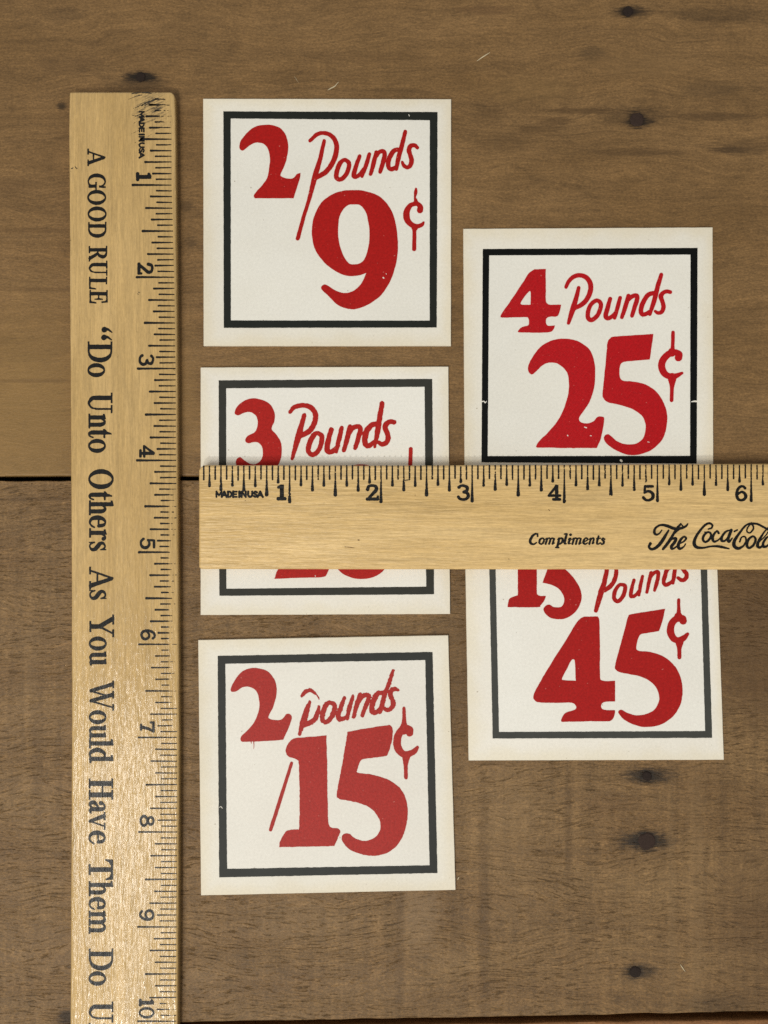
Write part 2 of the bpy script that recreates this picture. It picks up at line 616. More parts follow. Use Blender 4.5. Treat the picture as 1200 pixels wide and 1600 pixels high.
def ruler_ink(name, along_y):
    M = Mat(name)
    s = (lambda a, b: (b, a, 1)) if along_y else (lambda a, b: (a, b, 1))
    fine = M.noise(s(0.30, 7.0), 4, 0.7, 0.2)
    c = M.mix(M.range(fine, 0.55, 0.75, 0, 0.35), lin(13, 11, 9), lin(40, 33, 24))
    h = M.math('ADD', M.math('MULTIPLY', fine, 0.25), M.math('MULTIPLY', M.noise(s(0.13, 1.5), 2, 0.6, 0.3, off=(2, 2, 0)), 1.2))
    return M.done(c, 0.5, 0.2, M.bump(h, 0.9, 0.00026), (0.35, 0.2) if along_y else (0.04, 0.3))


def paper(name, col, warm, seed, edge=None):
    M = Mat(name)
    a = M.noise((0.06, 0.06, 1), 4, 0.6, off=(seed, 1, 0))
    f = M.noise((1.5, 1.5, 1), 4, 0.75, off=(seed, 2, 0))
    g = M.noise((0.9, 0.9, 1), 2, 0.6, off=(seed, 5, 0))
    c = M.mix(M.range(a, 0.35, 0.7, 0, 0.6), col, warm)
    if edge:
        at = M.n('ShaderNodeAttribute', attribute_name='toning')
        b = M.noise((0.13, 0.13, 1), 3, 0.6, off=(seed, 21, 0))
        t = M.math('ADD', at.outputs['Fac'], M.math('MULTIPLY', M.math('SUBTRACT', b, 0.5), 0.9))
        c = M.mix(M.range(t, 0.25, 1.1, 0.0, 0.9, True), c, edge)
    c = M.mod(c, f, 0.33, 0.67, 0.94, 1.05)
    c = M.mod(c, M.noise((0.02, 0.02, 1), 3, 0.6, off=(seed, 12, 0)), 0.35, 0.65, 0.965, 1.025)
    k = M.noise((1.1, 1.1, 1), 0, 0.5, off=(seed + 3, 3, 0))
    c = M.mix(M.range(k, 0.855, 0.88, 0, 0.5), c, lin(130, 112, 88))
    return M.done(c, 0.75, 0.25, M.bump(M.math('ADD', f, g), 0.22, 0.0001))


def red_ink(name, col, weave=0.0, rough=0.55):
    M = Mat(name)
    f = M.noise((1.5, 1.5, 1), 4, 0.75)
    a = M.noise((0.12, 0.12, 1), 4, 0.65)
    c = M.mix(M.range(a, 0.3, 0.7, 0, 0.35), col, tuple(x * 0.8 for x in col))
    c = M.mod(c, f, 0.33, 0.67, 0.82, 1.18)
    pin = M.noise((1.3, 1.3, 1), 1, 0.5, off=(4, 4, 0))
    c = M.mix(M.range(pin, 0.74, 0.78, 0, 0.5), c, lin(205, 130, 118))
    h = f
    if weave:
        v = M.n('ShaderNodeTexWave', wave_type='BANDS', bands_direction='DIAGONAL')
        v.inputs['Scale'].default_value = 1.1
        v.inputs['Distortion'].default_value = 3.0
        v.inputs['Detail'].default_value = 2.0
        M.put(v.inputs['Vector'], M.vec(M.mm(), 'MULTIPLY', (0.6, 1.6, 1)))
        h = M.math('ADD', f, M.math('MULTIPLY', v.outputs['Fac'], weave))
        c = M.mix(M.math('MULTIPLY', v.outputs['Fac'], 0.25), c, tuple(x * 0.72 for x in col))
    return M.done(c, rough, 0.14, M.bump(h, 0.4, 0.00014))


def black_ink(name, col, rough=0.5):
    M = Mat(name)
    f = M.noise((1.7, 1.7, 1), 4, 0.75)
    a = M.noise((0.15, 0.15, 1), 3, 0.6)
    c = M.mix(M.range(a, 0.3, 0.7, 0, 0.5), col, tuple(x * 0.7 for x in col))
    c = M.mix(M.range(f, 0.62, 0.78, 0, 0.35), c, tuple(x * 2.2 + 0.01 for x in col))
    return M.done(c, rough, 0.12, M.bump(f, 0.3, 0.0001))


def plain_material(name, col, rough, spec=0.4, sc_=1.5, amt=0.4):
    M = Mat(name)
    f = M.noise((sc_, sc_, sc_), 3, 0.65)
    c = M.mix(M.range(f, 0.3, 0.7, 0, amt), col, tuple(x * 0.5 for x in col))
    return M.done(c, rough, spec, M.bump(f, 0.4, 0.0002))


# ------------------------------------------------------------------ the tabletop: three boards over a dark gap
top = empty('tabletop', (0, 0, 0), 'old brown plank tabletop with nail heads, under the cards and rulers', 'tabletop', None, 'structure')
BOARD_T = 0.016


def edge_row(pts, x0, x1, n, amp, seed):
    """points along a board's long edge, worn slightly wavy (metres)"""
    xs = np.linspace(x0, x1, n)
    ys = np.interp(xs, [p[0] for p in pts], [p[1] for p in pts])
    return list(zip(xs, ys + amp * vnoise(xs, xs * 0, 0.006, seed) + amp * 0.6 * vnoise(xs, xs * 0, 0.0017, seed + 1)))


def board(upper, lower, mat, bev_lo, bev_up):
    bm = bmesh.new()
    up = [bm.verts.new((x, y, 0)) for x, y in upper]
    lo = [bm.verts.new((x, y, 0)) for x, y in lower]
    quads = []
    for i in range(len(up) - 1):
        quads.append(bm.faces.new((lo[i], lo[i + 1], up[i + 1], up[i])))
    r = bmesh.ops.extrude_face_region(bm, geom=quads)
    # the extruded copy is the top; lower the originals to the underside
    newv = {v for v in r['geom'] if isinstance(v, bmesh.types.BMVert)}
    for v in bm.verts:
        if v not in newv:
            v.co.z = -BOARD_T
    bm.normal_update()
    for rows, amt in ((upper, bev_up), (lower, bev_lo)):
        keys = {(round(x, 7), round(y, 7)) for x, y in rows}
        ed = [e for e in bm.edges if all(abs(v.co.z) < 1e-9 and (round(v.co.x, 7), round(v.co.y, 7)) in keys for v in e.verts) and len(e.link_faces) == 2
              and any(abs(f.normal.z) < 0.5 for f in e.link_faces)]
        if ed and amt:
            bmesh.ops.bevel(bm, geom=ed, offset=amt, segments=3, affect='EDGES', profile=0.5)
    bmesh.ops.recalc_face_normals(bm, faces=bm.faces)
    me = bpy.data.meshes.new('board')
    bm.to_mesh(me)
    bm.free()
    return link('board', me, mat, top)


def Wy(px, py):
    w = world_at(px, py, 0)
    return (w.x, w.y)


XL, XR, NB = -0.34, 0.36, 240
e_top = edge_row([(XL, 0.172), (XR, 0.172)], XL, XR, NB, 0.0002, 3)
e_a = edge_row([Wy(-1200, 744.5), Wy(0, 744.0), Wy(300, 743.8), Wy(2400, 744)], XL, XR, NB, 0.00006, 5)
e_b = edge_row([Wy(-1200, 751), Wy(0, 751.7), Wy(300, 750.7), Wy(2400, 751)], XL, XR, NB, 0.00008, 7)
e_c = edge_row([Wy(-1200, 1622), Wy(0, 1602), Wy(700, 1590), Wy(1200, 1580.5), Wy(2400, 1560)], XL, XR, NB, 0.00014, 9)
e_d = edge_row([Wy(-1200, 1634), Wy(0, 1614), Wy(700, 1601), Wy(1200, 1593), Wy(2400, 1573)], XL, XR, NB, 0.00012, 11)
e_bot = edge_row([(XL, -0.29), (XR, -0.29)], XL, XR, NB, 0.0002, 13)
m_board_top = board_material('smooth_brown_board', STAINS_LIGHT_TOP, True)
m_board_low = board_material('rough_sawn_board', STAINS_TINTS_LOW, False)
m_board_next = board_material('reddish_board', [], True)
_b = m_board_next.node_tree.nodes['Principled BSDF'].inputs['Base Color']
_f = _b.links[0].from_socket
_v = m_board_next.node_tree.nodes.new('ShaderNodeVectorMath')
_v.operation = 'MULTIPLY'
_v.inputs[1].default_value = (1.25, 1.02, 1.0)
m_board_next.node_tree.links.new(_f, _v.inputs[0])
m_board_next.node_tree.links.new(_v.outputs[0], _b)
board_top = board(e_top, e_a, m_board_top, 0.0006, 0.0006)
board_low = board(e_b, e_c, m_board_low, 0.00035, 0.0003)
board_next = board(e_d, e_bot, m_board_next, 0.0005, 0.0005)
tag(board_top, 'smooth upper board with flowing grain')
tag(board_low, 'rough sawn middle board with torn fibres')
me = bpy.data.meshes.new('light_block')
bm = bmesh.new()
bmesh.ops.create_cube(bm, size=1.0, matrix=Matrix.Translation((0.01, -0.06, -BOARD_T - 0.0105)) @ Matrix.Diagonal((0.68, 0.44, 0.02, 1)))
bm.to_mesh(me)
bm.free()
link('gap_light_block', me, plain_material('dark_light_block', lin(40, 32, 26), 0.9), top)  # unseen dark slab, added to block light coming up through the board gaps

# nails, each sunk in its stain
m_nail = plain_material('rusty_nail', lin(62, 48, 41), 0.75, 0.15, 2.6, 0.8)
m_nail_dark = plain_material('dark_nail_head', lin(48, 38, 33), 0.75, 0.15, 2.6, 0.8)


def nail(px, py, r_px, parent, mat, seed):
    rng = random.Random(seed)
    c = world_at(px, py, 0.0)
    r = r_px * 0.0001783
    bm = bmesh.new()
    n = 20
    rad = [r * (1 + rng.uniform(-0.09, 0.09)) for _ in range(n)]
    prof = [(1.0, -0.0004), (1.0, 0.00012), (0.86, 0.00030), (0.5, 0.00034)]
    rows = []
    for k, z in prof:
        rows.append([bm.verts.new((c.x + rad[i] * k * math.cos(2 * math.pi * i / n), c.y + rad[i] * k * math.sin(2 * math.pi * i / n), z + rng.uniform(-2e-5, 2e-5)))
                     for i in range(n)])
    for a, b in zip(rows[:-1], rows[1:]):
        for i in range(n):
            bm.faces.new((a[i], a[(i + 1) % n], b[(i + 1) % n], b[i]))
    bm.faces.new(rows[-1])
    me = bpy.data.meshes.new('nail')
    bm.to_mesh(me)
    bm.free()
    return link('nail', me, mat, parent)


nail(220, 120.5, 7.5, board_top, m_nail_dark, 1)
nail(981, 18, 8.0, board_top, m_nail_dark, 2)
nail(995, 187, 11.0, board_top, m_nail, 3)
nail(1011, 1212.5, 7.5, board_low, m_nail_dark, 4)
nail(1010.5, 1314.5, 13.0, board_low, m_nail, 5)
nail(992.5, 1518.5, 8.5, board_low, m_nail_dark, 6)

# ------------------------------------------------------------------ price cards
CARD_T = 0.0010


def card_sheet(parent, quad, inner, mats, seed):
    """the pasteboard: a whiter printed panel inside the frame line and a toned margin outside it"""
    rng = np.random.RandomState(seed)
    N = 24

    def ring(q, amp):
        pts = []
        for i in range(4):
            a, b = np.array(q[i], float), np.array(q[(i + 1) % 4], float)
            for t in np.arange(N) / N:
                p = a + (b - a) * t
                pts.append(p + amp * rng.uniform(-1, 1, 2) * (0 if t == 0 else 1))
        return np.array(pts)
    o = ring(quad, 0.12)
    i_ = ring(inner, 0.0)
    ce = o.mean(0)
    bm = bmesh.new()

    def row(P, z, inset=0.0):
        Q = P + (ce - P) / np.linalg.norm(ce - P, axis=1)[:, None] * inset
        W = world_many(Q[:, 0].copy(), Q[:, 1].copy(), CARD_T)
        return [bm.verts.new((w[0], w[1], z)) for w in W]
    r0 = row(o, 1e-5)
    r1 = row(o, CARD_T - 1.2e-4)
    r2 = row(o, CARD_T, 0.7)
    r3 = row(i_, CARD_T)
    n = len(r0)
    for a, b in ((r0, r1), (r1, r2), (r2, r3)):
        for k in range(n):
            bm.faces.new((a[k], a[(k + 1) % n], b[(k + 1) % n], b[k]))
    f = bm.faces.new(r3)
    f.material_index = 1
    bm.faces.new(list(reversed(r0)))
    bmesh.ops.recalc_face_normals(bm, faces=bm.faces)
    bm.verts.index_update()
    inner_idx = {v.index for v in r3}
    me = bpy.data.meshes.new('card_sheet')
    bm.to_mesh(me)
    bm.free()
    age = me.attributes.new('toning', 'FLOAT', 'POINT')      # how far the open edge of the card has yellowed
    for i in range(len(me.vertices)):
        age.data[i].value = 0.0 if i in inner_idx else 1.0
    return link('card_sheet', me, mats, parent)


def frame_shape(outer, inner):
    def wob(q):
        out = []
        for i in range(4):
            a, b = np.array(q[i], float), np.array(q[(i + 1) % 4], float)
            out += [a + (b - a) * t for t in np.arange(8) / 8]
        return np.array(out)
    return ('poly', [wob(outer), wob(inner)])


def price_card(label, corners, outer, inner, red, black, tone, seed, nicks=(), frame_rough=0.6):
    q = np.array(corners, float)
    c = world_at(*q.mean(0), 0.0)
    root = empty('price_card', c, label, 'price card', 'red and black price cards laid out on the boards')
    mid = [tuple((np.array(a) + np.array(b)) / 2) for a, b in zip(outer, inner)]
    white, cream = tone
    mats = [paper('toned_card_margin', cream[0], cream[1], seed, tuple(x * k for x, k in zip(cream[1], (0.985, 0.955, 0.88)))), paper('white_card_panel', white[0], white[1], seed + 20)]
    card_sheet(root, corners, mid, mats, seed)
    ink('frame_line', root, black_ink('black_frame_ink', *black), CARD_T, [frame_shape(outer, inner)], nicks, 2.2, frame_rough * 0.38, 6.0, seed=seed)
    m = red_ink('red_ink', *red)

    def put(name, shapes, cut=(), **kw):
        return ink(name, root, m, CARD_T, shapes, cut, **dict(dict(seed=seed + 3), **kw))
    return put


WHITE_A = (lin(231, 228, 218), lin(227, 223, 211))
CREAM_A = (lin(231, 226, 213), lin(228, 221, 205))
WHITE_B = (lin(234, 231, 222), lin(230, 226, 215))
CREAM_B = (lin(234, 229, 218), lin(231, 225, 211))


def ragged(amount, scale, seed, thr=0.35, ylim=None):
    """eats small ragged bites out of the ink where the screen did not print cleanly"""
    def f(D, X, Y):
        n = vnoise(X, Y, scale, seed) * 0.6 + vnoise(X, Y, scale * 0.4, seed + 5) * 0.5
        b = np.clip((n - thr) * 6, 0, 1) * amount
        if ylim is not None:
            b = b * np.clip((Y - ylim[0]) / 4, 0, 1) * np.clip((ylim[1] - Y) / 4, 0, 1)
        return D + b
    return f


# --- card: 2 pounds / 9 cents
z = Zone(310, 145, 3.0)
p6 = Zone(460, 190, 5.714)
c13 = Zone(620, 280, 13.333)
put = price_card('card pricing two pounds at 9 cents, red nine filling the middle',
                 z.pts([(22, 27), (1185, 29), (1184, 1186), (24, 1186)]),
                 z.pts([(117, 87), (1121, 90), (1117, 1100), (119, 1102)]),
                 z.pts([(151, 120), (1085, 128), (1084, 1068), (152, 1067)]),
                 (lin(168, 23, 20), 0.0, 0.55), (lin(36, 39, 35), 0.55), (WHITE_A, CREAM_A), 11,
                 [z.line([(986, 102), (989, 109)], 4)])
put('quantity_numeral', [z.shape([(192, 250), (200, 222), (235, 180), (270, 157), (315, 150), (352, 153), (387, 168), (410, 200), (420, 235), (420, 270), (412, 315),
    (398, 355), (386, 380), (388, 391), (402, 398), (430, 402), (448, 397), (460, 382), (478, 376, 1), (476, 397), (463, 440), (446, 494, 1), (264, 494, 1),
    (259, 482), (272, 462), (300, 432), (322, 400), (330, 360), (335, 320), (333, 285), (322, 255), (300, 237), (270, 233), (245, 243), (222, 262), (207, 271), (196, 265)])])
put('pounds_lettering', [
    p6.line([(266, 172), (228, 340), (183, 490), (135, 680), (80, 860), (30, 1043)], [34, 40, 50, 36, 34, 36]),
    p6.line([(140, 170), (200, 115), (265, 102), (330, 127), (372, 190), (374, 270), (345, 360), (290, 440), (235, 478), (195, 500)], [32, 36, 36, 40, 44, 46, 46, 46, 44, 36]),
    p6.line([(452, 342), (486, 370), (484, 415), (465, 465), (435, 502), (402, 517), (375, 495), (378, 450), (395, 395), (420, 357)], [36, 40, 42, 42, 40, 40, 42, 44, 44, 38], True),
    p6.line([(582, 308), (550, 400), (530, 470), (540, 492), (575, 480), (620, 420)], [34, 40, 44, 40, 36, 30]),
    p6.line([(670, 290), (640, 390), (602, 488)], [34, 40, 30]),
    p6.line([(732, 275), (705, 380), (680, 468)], [38, 42, 34]),
    p6.line([(715, 330), (755, 275), (795, 266), (806, 300), (790, 370), (765, 448)], [36, 36, 40, 42, 42, 34]),
    p6.line([(940, 248), (892, 258), (857, 305), (838, 360), (842, 410), (868, 424), (910, 405)], [36, 42, 46, 44, 40, 40, 36]),
    p6.line([(990, 88), (965, 190), (935, 300), (910, 422)], [34, 40, 44, 34]),
    p6.line([(1098, 232), (1075, 212), (1040, 216), (1022, 250), (1033, 295), (1046, 345), (1036, 388), (1008, 408), (978, 393), (962, 362)], [30, 36, 40, 42, 40, 42, 40, 36, 36, 24])],
    [p6.line([(232, 145), (285, 150)], 9)], res=4.0, rough=0.35, rscale=4.0)
put('price_numeral', [z.shape([(720, 456), (775, 459), (838, 480), (885, 520), (915, 575), (931, 650), (935, 740), (922, 820), (895, 890), (855, 950), (800, 990), (740, 1013),
    (690, 1010), (650, 992), (610, 953), (580, 925), (575, 910), (590, 898), (610, 906), (640, 925), (680, 938), (720, 932), (755, 905), (775, 872), (786, 845, 1),
    (750, 856), (700, 858), (650, 840), (590, 795), (548, 735), (532, 670), (535, 610), (550, 560), (580, 510), (630, 475), (675, 460)],
    [(728, 523), (760, 528), (785, 560), (797, 610), (802, 660), (797, 720), (780, 775), (755, 800), (715, 803), (690, 780), (668, 735), (656, 680), (655, 630), (662, 580), (680, 545), (702, 527)])],
    [z.line([(866, 866), (869, 869)], 6), z.line([(880, 848), (881, 850)], 4)])
put('cent_sign', [
    c13.line([(400, 200), (394, 280), (378, 370), (385, 440)], [50, 76, 44, 60]),
    c13.shape([(345, 470), (370, 405, 1), (418, 400, 1), (445, 465), (510, 530), (400, 560), (300, 520)]),
    c13.line([(482, 645), (488, 580), (440, 520), (370, 515), (285, 545), (218, 640), (198, 745), (220, 850), (285, 930), (370, 978), (455, 975), (525, 945), (558, 900)],
             [132, 120, 90, 90, 100, 125, 138, 130, 110, 110, 90, 78, 44]),
    c13.line([(375, 1000), (368, 1060), (366, 1200), (362, 1455)], [150, 90, 84, 90])], res=4.0, rough=0.2)

# --- card: 3 pounds, half under the ruler
z = Zone(310, 570, 3.0)
p6 = Zone(440, 610, 6.0)
put = price_card('card for 3 pounds whose price is hidden under the crossing ruler',
                 z.pts([(10, 12), (1172, 8), (1180, 1168), (10, 1173)]),
                 z.pts([(95, 73), (1096, 66), (1105, 1076), (98, 1083)]),
                 z.pts([(130, 110), (1060, 103), (1068, 1040), (131, 1050)]),
                 (lin(170, 32, 27), 0.0, 0.5), (lin(56, 56, 51), 0.55), (WHITE_B, CREAM_B), 12)
put('quantity_numeral', [z.shape([(170, 222), (182, 195), (215, 168), (255, 157), (300, 165), (340, 190), (358, 230), (356, 265), (345, 290), (346, 307), (365, 327), (385, 360),
    (391, 400), (386, 440), (370, 475), (330, 520), (270, 530), (210, 510), (180, 480), (177, 447), (195, 432), (215, 447), (240, 463), (265, 466), (290, 450), (302, 420),
    (298, 385), (280, 365), (255, 363), (235, 368), (221, 359), (222, 345), (235, 330), (260, 318), (273, 300), (278, 270), (270, 240), (245, 222), (215, 225), (190, 236), (175, 234)])])
put('pounds_lettering', [
    p6.line([(78, 205), (120, 157), (200, 140), (268, 158), (314, 210), (314, 285), (275, 365), (215, 410), (170, 430)], [32, 42, 46, 48, 50, 52, 50, 48, 42]),
    p6.line([(212, 232), (185, 335), (152, 450), (100, 640)], [40, 50, 58, 32]),
    p6.line([(342, 402), (376, 432), (370, 505), (337, 575), (290, 604), (252, 575), (255, 520), (280, 455), (310, 412)], [42, 46, 46, 46, 44, 46, 50, 52, 46], True),
    p6.line([(466, 366), (442, 450), (426, 545), (445, 578), (485, 566), (530, 520)], [44, 50, 54, 50, 46, 40]),
    p6.line([(562, 352), (540, 450), (512, 575)], [40, 46, 36]),
    p6.line([(638, 340), (615, 450), (584, 562)], [42, 50, 40]),
    p6.line([(630, 400), (670, 352), (722, 340), (738, 375), (715, 460), (690, 540)], [46, 46, 46, 48, 48, 40]),
    p6.line([(895, 312), (842, 328), (797, 382), (780, 450), (788, 508), (820, 518), (870, 485)], [46, 52, 56, 56, 50, 48, 44]),
    p6.line([(942, 122), (920, 250), (897, 400), (872, 530)], [46, 50, 50, 26]),
    p6.line([(1056, 300), (1022, 292), (985, 312), (970, 352), (990, 400), (998, 450), (980, 490), (942, 505), (908, 488)], [42, 46, 50, 50, 48, 50, 48, 44, 38])],
    res=4.0, rough=0.5, rscale=3.0)
put('price_numeral', [
    z.shape([(357, 1003, 1), (372, 960), (430, 890), (480, 820), (505, 740), (500, 680), (470, 640), (420, 625), (380, 650), (345, 665), (320, 640), (345, 580), (400, 530), (470, 500),
             (550, 510), (605, 560), (622, 640), (605, 740), (560, 850), (570, 880), (600, 885), (625, 860), (628, 880), (618, 940), (604, 976), (585, 995), (500, 998)]),
    z.shape([(762, 466), (830, 490), (890, 580), (915, 740), (905, 880), (872, 960), (820, 995), (768, 1004), (710, 995), (655, 960), (620, 880), (610, 740), (635, 580), (692, 490)],
            [(762, 540), (800, 580), (815, 740), (800, 890), (765, 925), (730, 890), (715, 740), (728, 580)])], [z.line([(547, 988), (549, 992)], 3.5)])
put('cent_sign', [z.line([(995, 395), (993, 480), (990, 500)], [19, 20, 30]),
                  z.line([(1025, 530), (1025, 508), (990, 500), (955, 530), (940, 580), (955, 625), (985, 640), (1035, 615)], [34, 30, 30, 32, 34, 32, 26, 14]),
                  z.line([(990, 640), (990, 750)], [20, 19])])

# --- card: 2 pounds / 15 cents, lowest of the left three
z = Zone(310, 990, 2.9268)
p6 = Zone(440, 1030, 6.0)
put = price_card('card pricing two pounds at 15 cents, its ink patchy and the word partly missing',
                 [(309.6, 1000), (700.4, 992.6), (711.8, 1390.6), (314, 1399.2)],
                 z.pts([(88, 102), (1071, 84), (1093, 1095), (95, 1115)]),
                 z.pts([(123, 138), (1037, 121), (1057, 1060), (131, 1076)]),
                 (lin(166, 46, 40), 0.0, 0.45), (lin(56, 57, 54), 0.5), ((lin(231, 227, 217), lin(227, 221, 210)), (lin(232, 227, 214), lin(229, 222, 207))), 13,  # pinker red: specular haze is mixed into this ink's colour
                 [z.line([(94, 796), (103, 792), (109, 799)], [3.5, 3.5, 3])], 0.9)
put('quantity_numeral', [z.shape([(150, 265), (148, 250), (165, 215), (195, 178), (230, 160), (270, 158), (315, 172), (345, 205), (358, 245), (355, 290), (340, 340), (322, 375),
    (323, 388), (345, 395), (375, 395), (390, 384), (403, 368), (420, 370), (427, 387), (415, 425), (388, 485, 1), (330, 490), (215, 495), (194, 489), (196, 470), (215, 452),
    (245, 420), (265, 385), (278, 340), (275, 290), (260, 258), (230, 243), (200, 247), (178, 262), (162, 267)]),
    z.line([(252, 490), (254, 508), (253, 526)], [5, 3, 2]), z.line([(241, 492), (242, 503)], [5, 2.5])])
put('pounds_lettering', [
    p6.line([(190, 345), (220, 308), (265, 292), (298, 310), (325, 332), (345, 360), (352, 378)], [28, 40, 38, 28, 14, 9, 8]),
    p6.line([(264, 402), (235, 480), (205, 580), (168, 704)], [32, 50, 60, 28]),
    p6.line([(350, 444), (335, 510), (305, 570), (250, 604), (205, 620)], [28, 44, 48, 48, 44]),
    p6.line([(460, 408), (496, 430), (490, 490), (460, 555), (415, 590), (384, 568), (385, 510), (405, 450), (430, 416)], [40, 44, 46, 46, 44, 46, 50, 50, 46], True),
    p6.line([(588, 364), (560, 440), (532, 518), (538, 562), (575, 560), (615, 540)], [34, 42, 48, 46, 42, 36]),
    p6.line([(668, 350), (640, 440), (612, 555)], [34, 42, 38]),
    p6.line([(735, 332), (705, 430), (676, 542)], [40, 46, 36]),
    p6.line([(720, 400), (765, 345), (810, 338), (814, 378), (786, 450), (755, 530)], [42, 42, 46, 46, 44, 36]),
    p6.line([(950, 312), (900, 325), (862, 388), (846, 450), (852, 495), (888, 496), (925, 465)], [40, 50, 54, 52, 48, 46, 40]),
    p6.line([(1045, 108), (1010, 220), (975, 310), (945, 410), (922, 495)], [32, 42, 42, 46, 40]),
    p6.line([(1088, 288), (1052, 280), (1024, 300), (1020, 342), (1041, 388), (1046, 432), (1020, 466), (985, 475), (957, 458)], [32, 42, 46, 46, 44, 46, 42, 38, 26])],
    res=4.0, rough=0.8, rscale=2.6)
put('slash', [z.line([(426, 592), (380, 740), (330, 897)], [15, 17, 17])])
put('price_numeral', [
    z.shape([(585, 466, 1), (589, 600), (590, 700), (592, 830), (597, 875), (610, 888), (635, 890), (648, 902), (645, 918), (622, 972, 1), (370, 977, 1), (372, 955), (395, 910), (415, 898), (450, 895),
             (461, 880), (463, 740), (459, 600), (455, 580), (440, 572), (418, 565), (402, 550), (400, 525), (415, 495), (445, 478), (500, 473)]),
    z.shape([(682, 450, 1), (760, 435), (860, 420), (880, 422), (889, 440), (885, 490), (868, 545), (855, 560), (800, 568), (752, 575), (738, 590), (726, 625), (731, 637), (790, 645), (860, 665),
             (920, 705), (950, 760), (957, 830), (945, 900), (915, 960), (870, 1000), (810, 1016), (750, 1010), (695, 990), (662, 955), (655, 930), (668, 915), (690, 916), (715, 935), (750, 948),
             (788, 943), (820, 920), (833, 885), (825, 845), (795, 805), (750, 780), (690, 765), (642, 755), (632, 738), (640, 690), (660, 580)])], rough=0.5, rscale=4.0)
put('cent_sign', [
    z.line([(940, 342), (941, 400), (939, 440)], [15, 20, 44]),
    z.line([(966, 455), (968, 438), (945, 434), (921, 452), (909, 485), (912, 520), (930, 547), (955, 552), (985, 540), (1002, 520)], [32, 28, 32, 34, 36, 36, 32, 28, 26, 15]),
    z.line([(950, 560), (948, 600), (949, 658)], [40, 20, 18])], res=4.0, rough=0.4, rscale=3.0)

# --- card: 4 pounds 25 cents
z = Zone(720, 350, 3.0)
p6 = Zone(870, 410, 6.0)
put = price_card('card pricing 4 pounds at 25 cents, glossy black frame and brightest red ink',
                 z.pts([(12, 22), (1181, 15), (1184, 1176), (18, 1184)]),
                 z.pts([(103, 117), (1110, 112), (1106, 1123), (97, 1117)]),
                 z.pts([(133, 147), (1077, 143), (1075, 1087), (126, 1088)]),
                 (lin(182, 18, 25), 0.55, 0.42), (lin(11, 13, 12), 0.5), (WHITE_A, CREAM_A), 14,
                 [z.line([(90, 835), (108, 831), (114, 838), (121, 830)], [8, 5, 6, 3]), z.line([(1082, 833), (1098, 831), (1114, 833)], [5, 8, 8]), z.line([(750, 1108), (754, 1111)], 11)], 0.5)
put('quantity_numeral', [z.shape([(345, 212, 1), (398, 211, 1), (399, 290), (399, 355), (405, 372), (420, 378), (471, 378, 1), (463, 410), (452, 432), (420, 434), (402, 442), (399, 460), (408, 477),
    (441, 476, 1), (432, 498), (405, 508), (280, 508), (272, 497), (290, 482), (315, 475), (320, 460), (316, 442), (300, 437), (200, 438), (187, 431), (200, 408), (240, 350), (290, 275), (318, 232)],
    [(320, 317), (327, 322), (327, 378, 1), (287, 378), (281, 370), (296, 345)])])
put('pounds_lettering', [
    p6.line([(86, 232), (110, 182), (152, 138), (215, 120), (280, 145), (316, 205), (312, 280), (275, 355), (225, 400), (165, 430)], [32, 38, 40, 42, 46, 48, 48, 46, 44, 40]),
    p6.line([(205, 238), (180, 340), (150, 440), (110, 568)], [36, 44, 52, 34]),
    p6.line([(375, 356), (412, 385), (407, 440), (376, 503), (325, 541), (291, 513), (296, 450), (322, 392)], [38, 40, 42, 42, 42, 42, 42, 40], True),
    p6.line([(500, 342), (475, 430), (459, 500), (478, 524), (515, 508), (550, 470)], [38, 44, 46, 40, 38, 32]),
    p6.line([(594, 332), (570, 420), (542, 520)], [36, 40, 34]),
    p6.line([(672, 314), (645, 410), (610, 514)], [40, 44, 36]),
    p6.line([(660, 360), (705, 320), (748, 311), (753, 345), (730, 420), (705, 500)], [40, 40, 42, 44, 42, 38]),
    p6.line([(920, 286), (860, 302), (817, 360), (791, 430), (794, 480), (830, 486), (880, 455)], [40, 44, 46, 46, 42, 40, 36]),
    p6.line([(980, 115), (945, 230), (910, 370), (872, 485)], [38, 44, 44, 34]),
    p6.line([(1064, 278), (1030, 272), (994, 288), (976, 322), (991, 370), (1000, 418), (984, 463), (950, 474), (922, 458)], [36, 38, 42, 44, 42, 42, 40, 36, 26])],
    res=4.0, rough=0.25, rscale=5.0)
put('price_numeral', [
    z.shape([(318, 692), (316, 668), (335, 625), (375, 575), (430, 545), (490, 538), (550, 550), (600, 585), (625, 640), (630, 710), (622, 780), (600, 840), (566, 890), (554, 913), (564, 930),
             (595, 934), (622, 925), (640, 905), (660, 903), (672, 911), (668, 950), (655, 1010), (638, 1050, 1), (500, 1050), (357, 1048, 1), (354, 1040), (370, 1015), (420, 965), (465, 905),
             (492, 840), (506, 780), (505, 720), (490, 685), (455, 655), (415, 650), (380, 665), (350, 695), (332, 705)]),
    z.shape([(700, 536), (720, 528), (800, 522), (903, 515, 1), (895, 575), (886, 635, 1), (800, 642), (757, 650), (745, 675), (745, 715), (760, 735), (800, 738), (860, 750), (915, 785),
             (950, 835), (967, 890), (965, 950), (945, 1010), (900, 1055), (845, 1078), (790, 1083), (735, 1065), (690, 1035), (672, 1010), (675, 992), (690, 985), (706, 995), (735, 1020),
             (780, 1033), (820, 1030), (850, 1010), (865, 975), (865, 935), (850, 900), (810, 870), (760, 852), (690, 835), (668, 815), (665, 790), (672, 720), (682, 620), (688, 555)])],
    [z.line([(580, 952), (589, 955)], [4, 6]), z.line([(606, 992), (612, 993)], 3.5), z.line([(876, 1021), (884, 1023)], 4), z.line([(500, 990), (502, 993)], 4), z.line([(690, 868), (692, 870)], 4)])
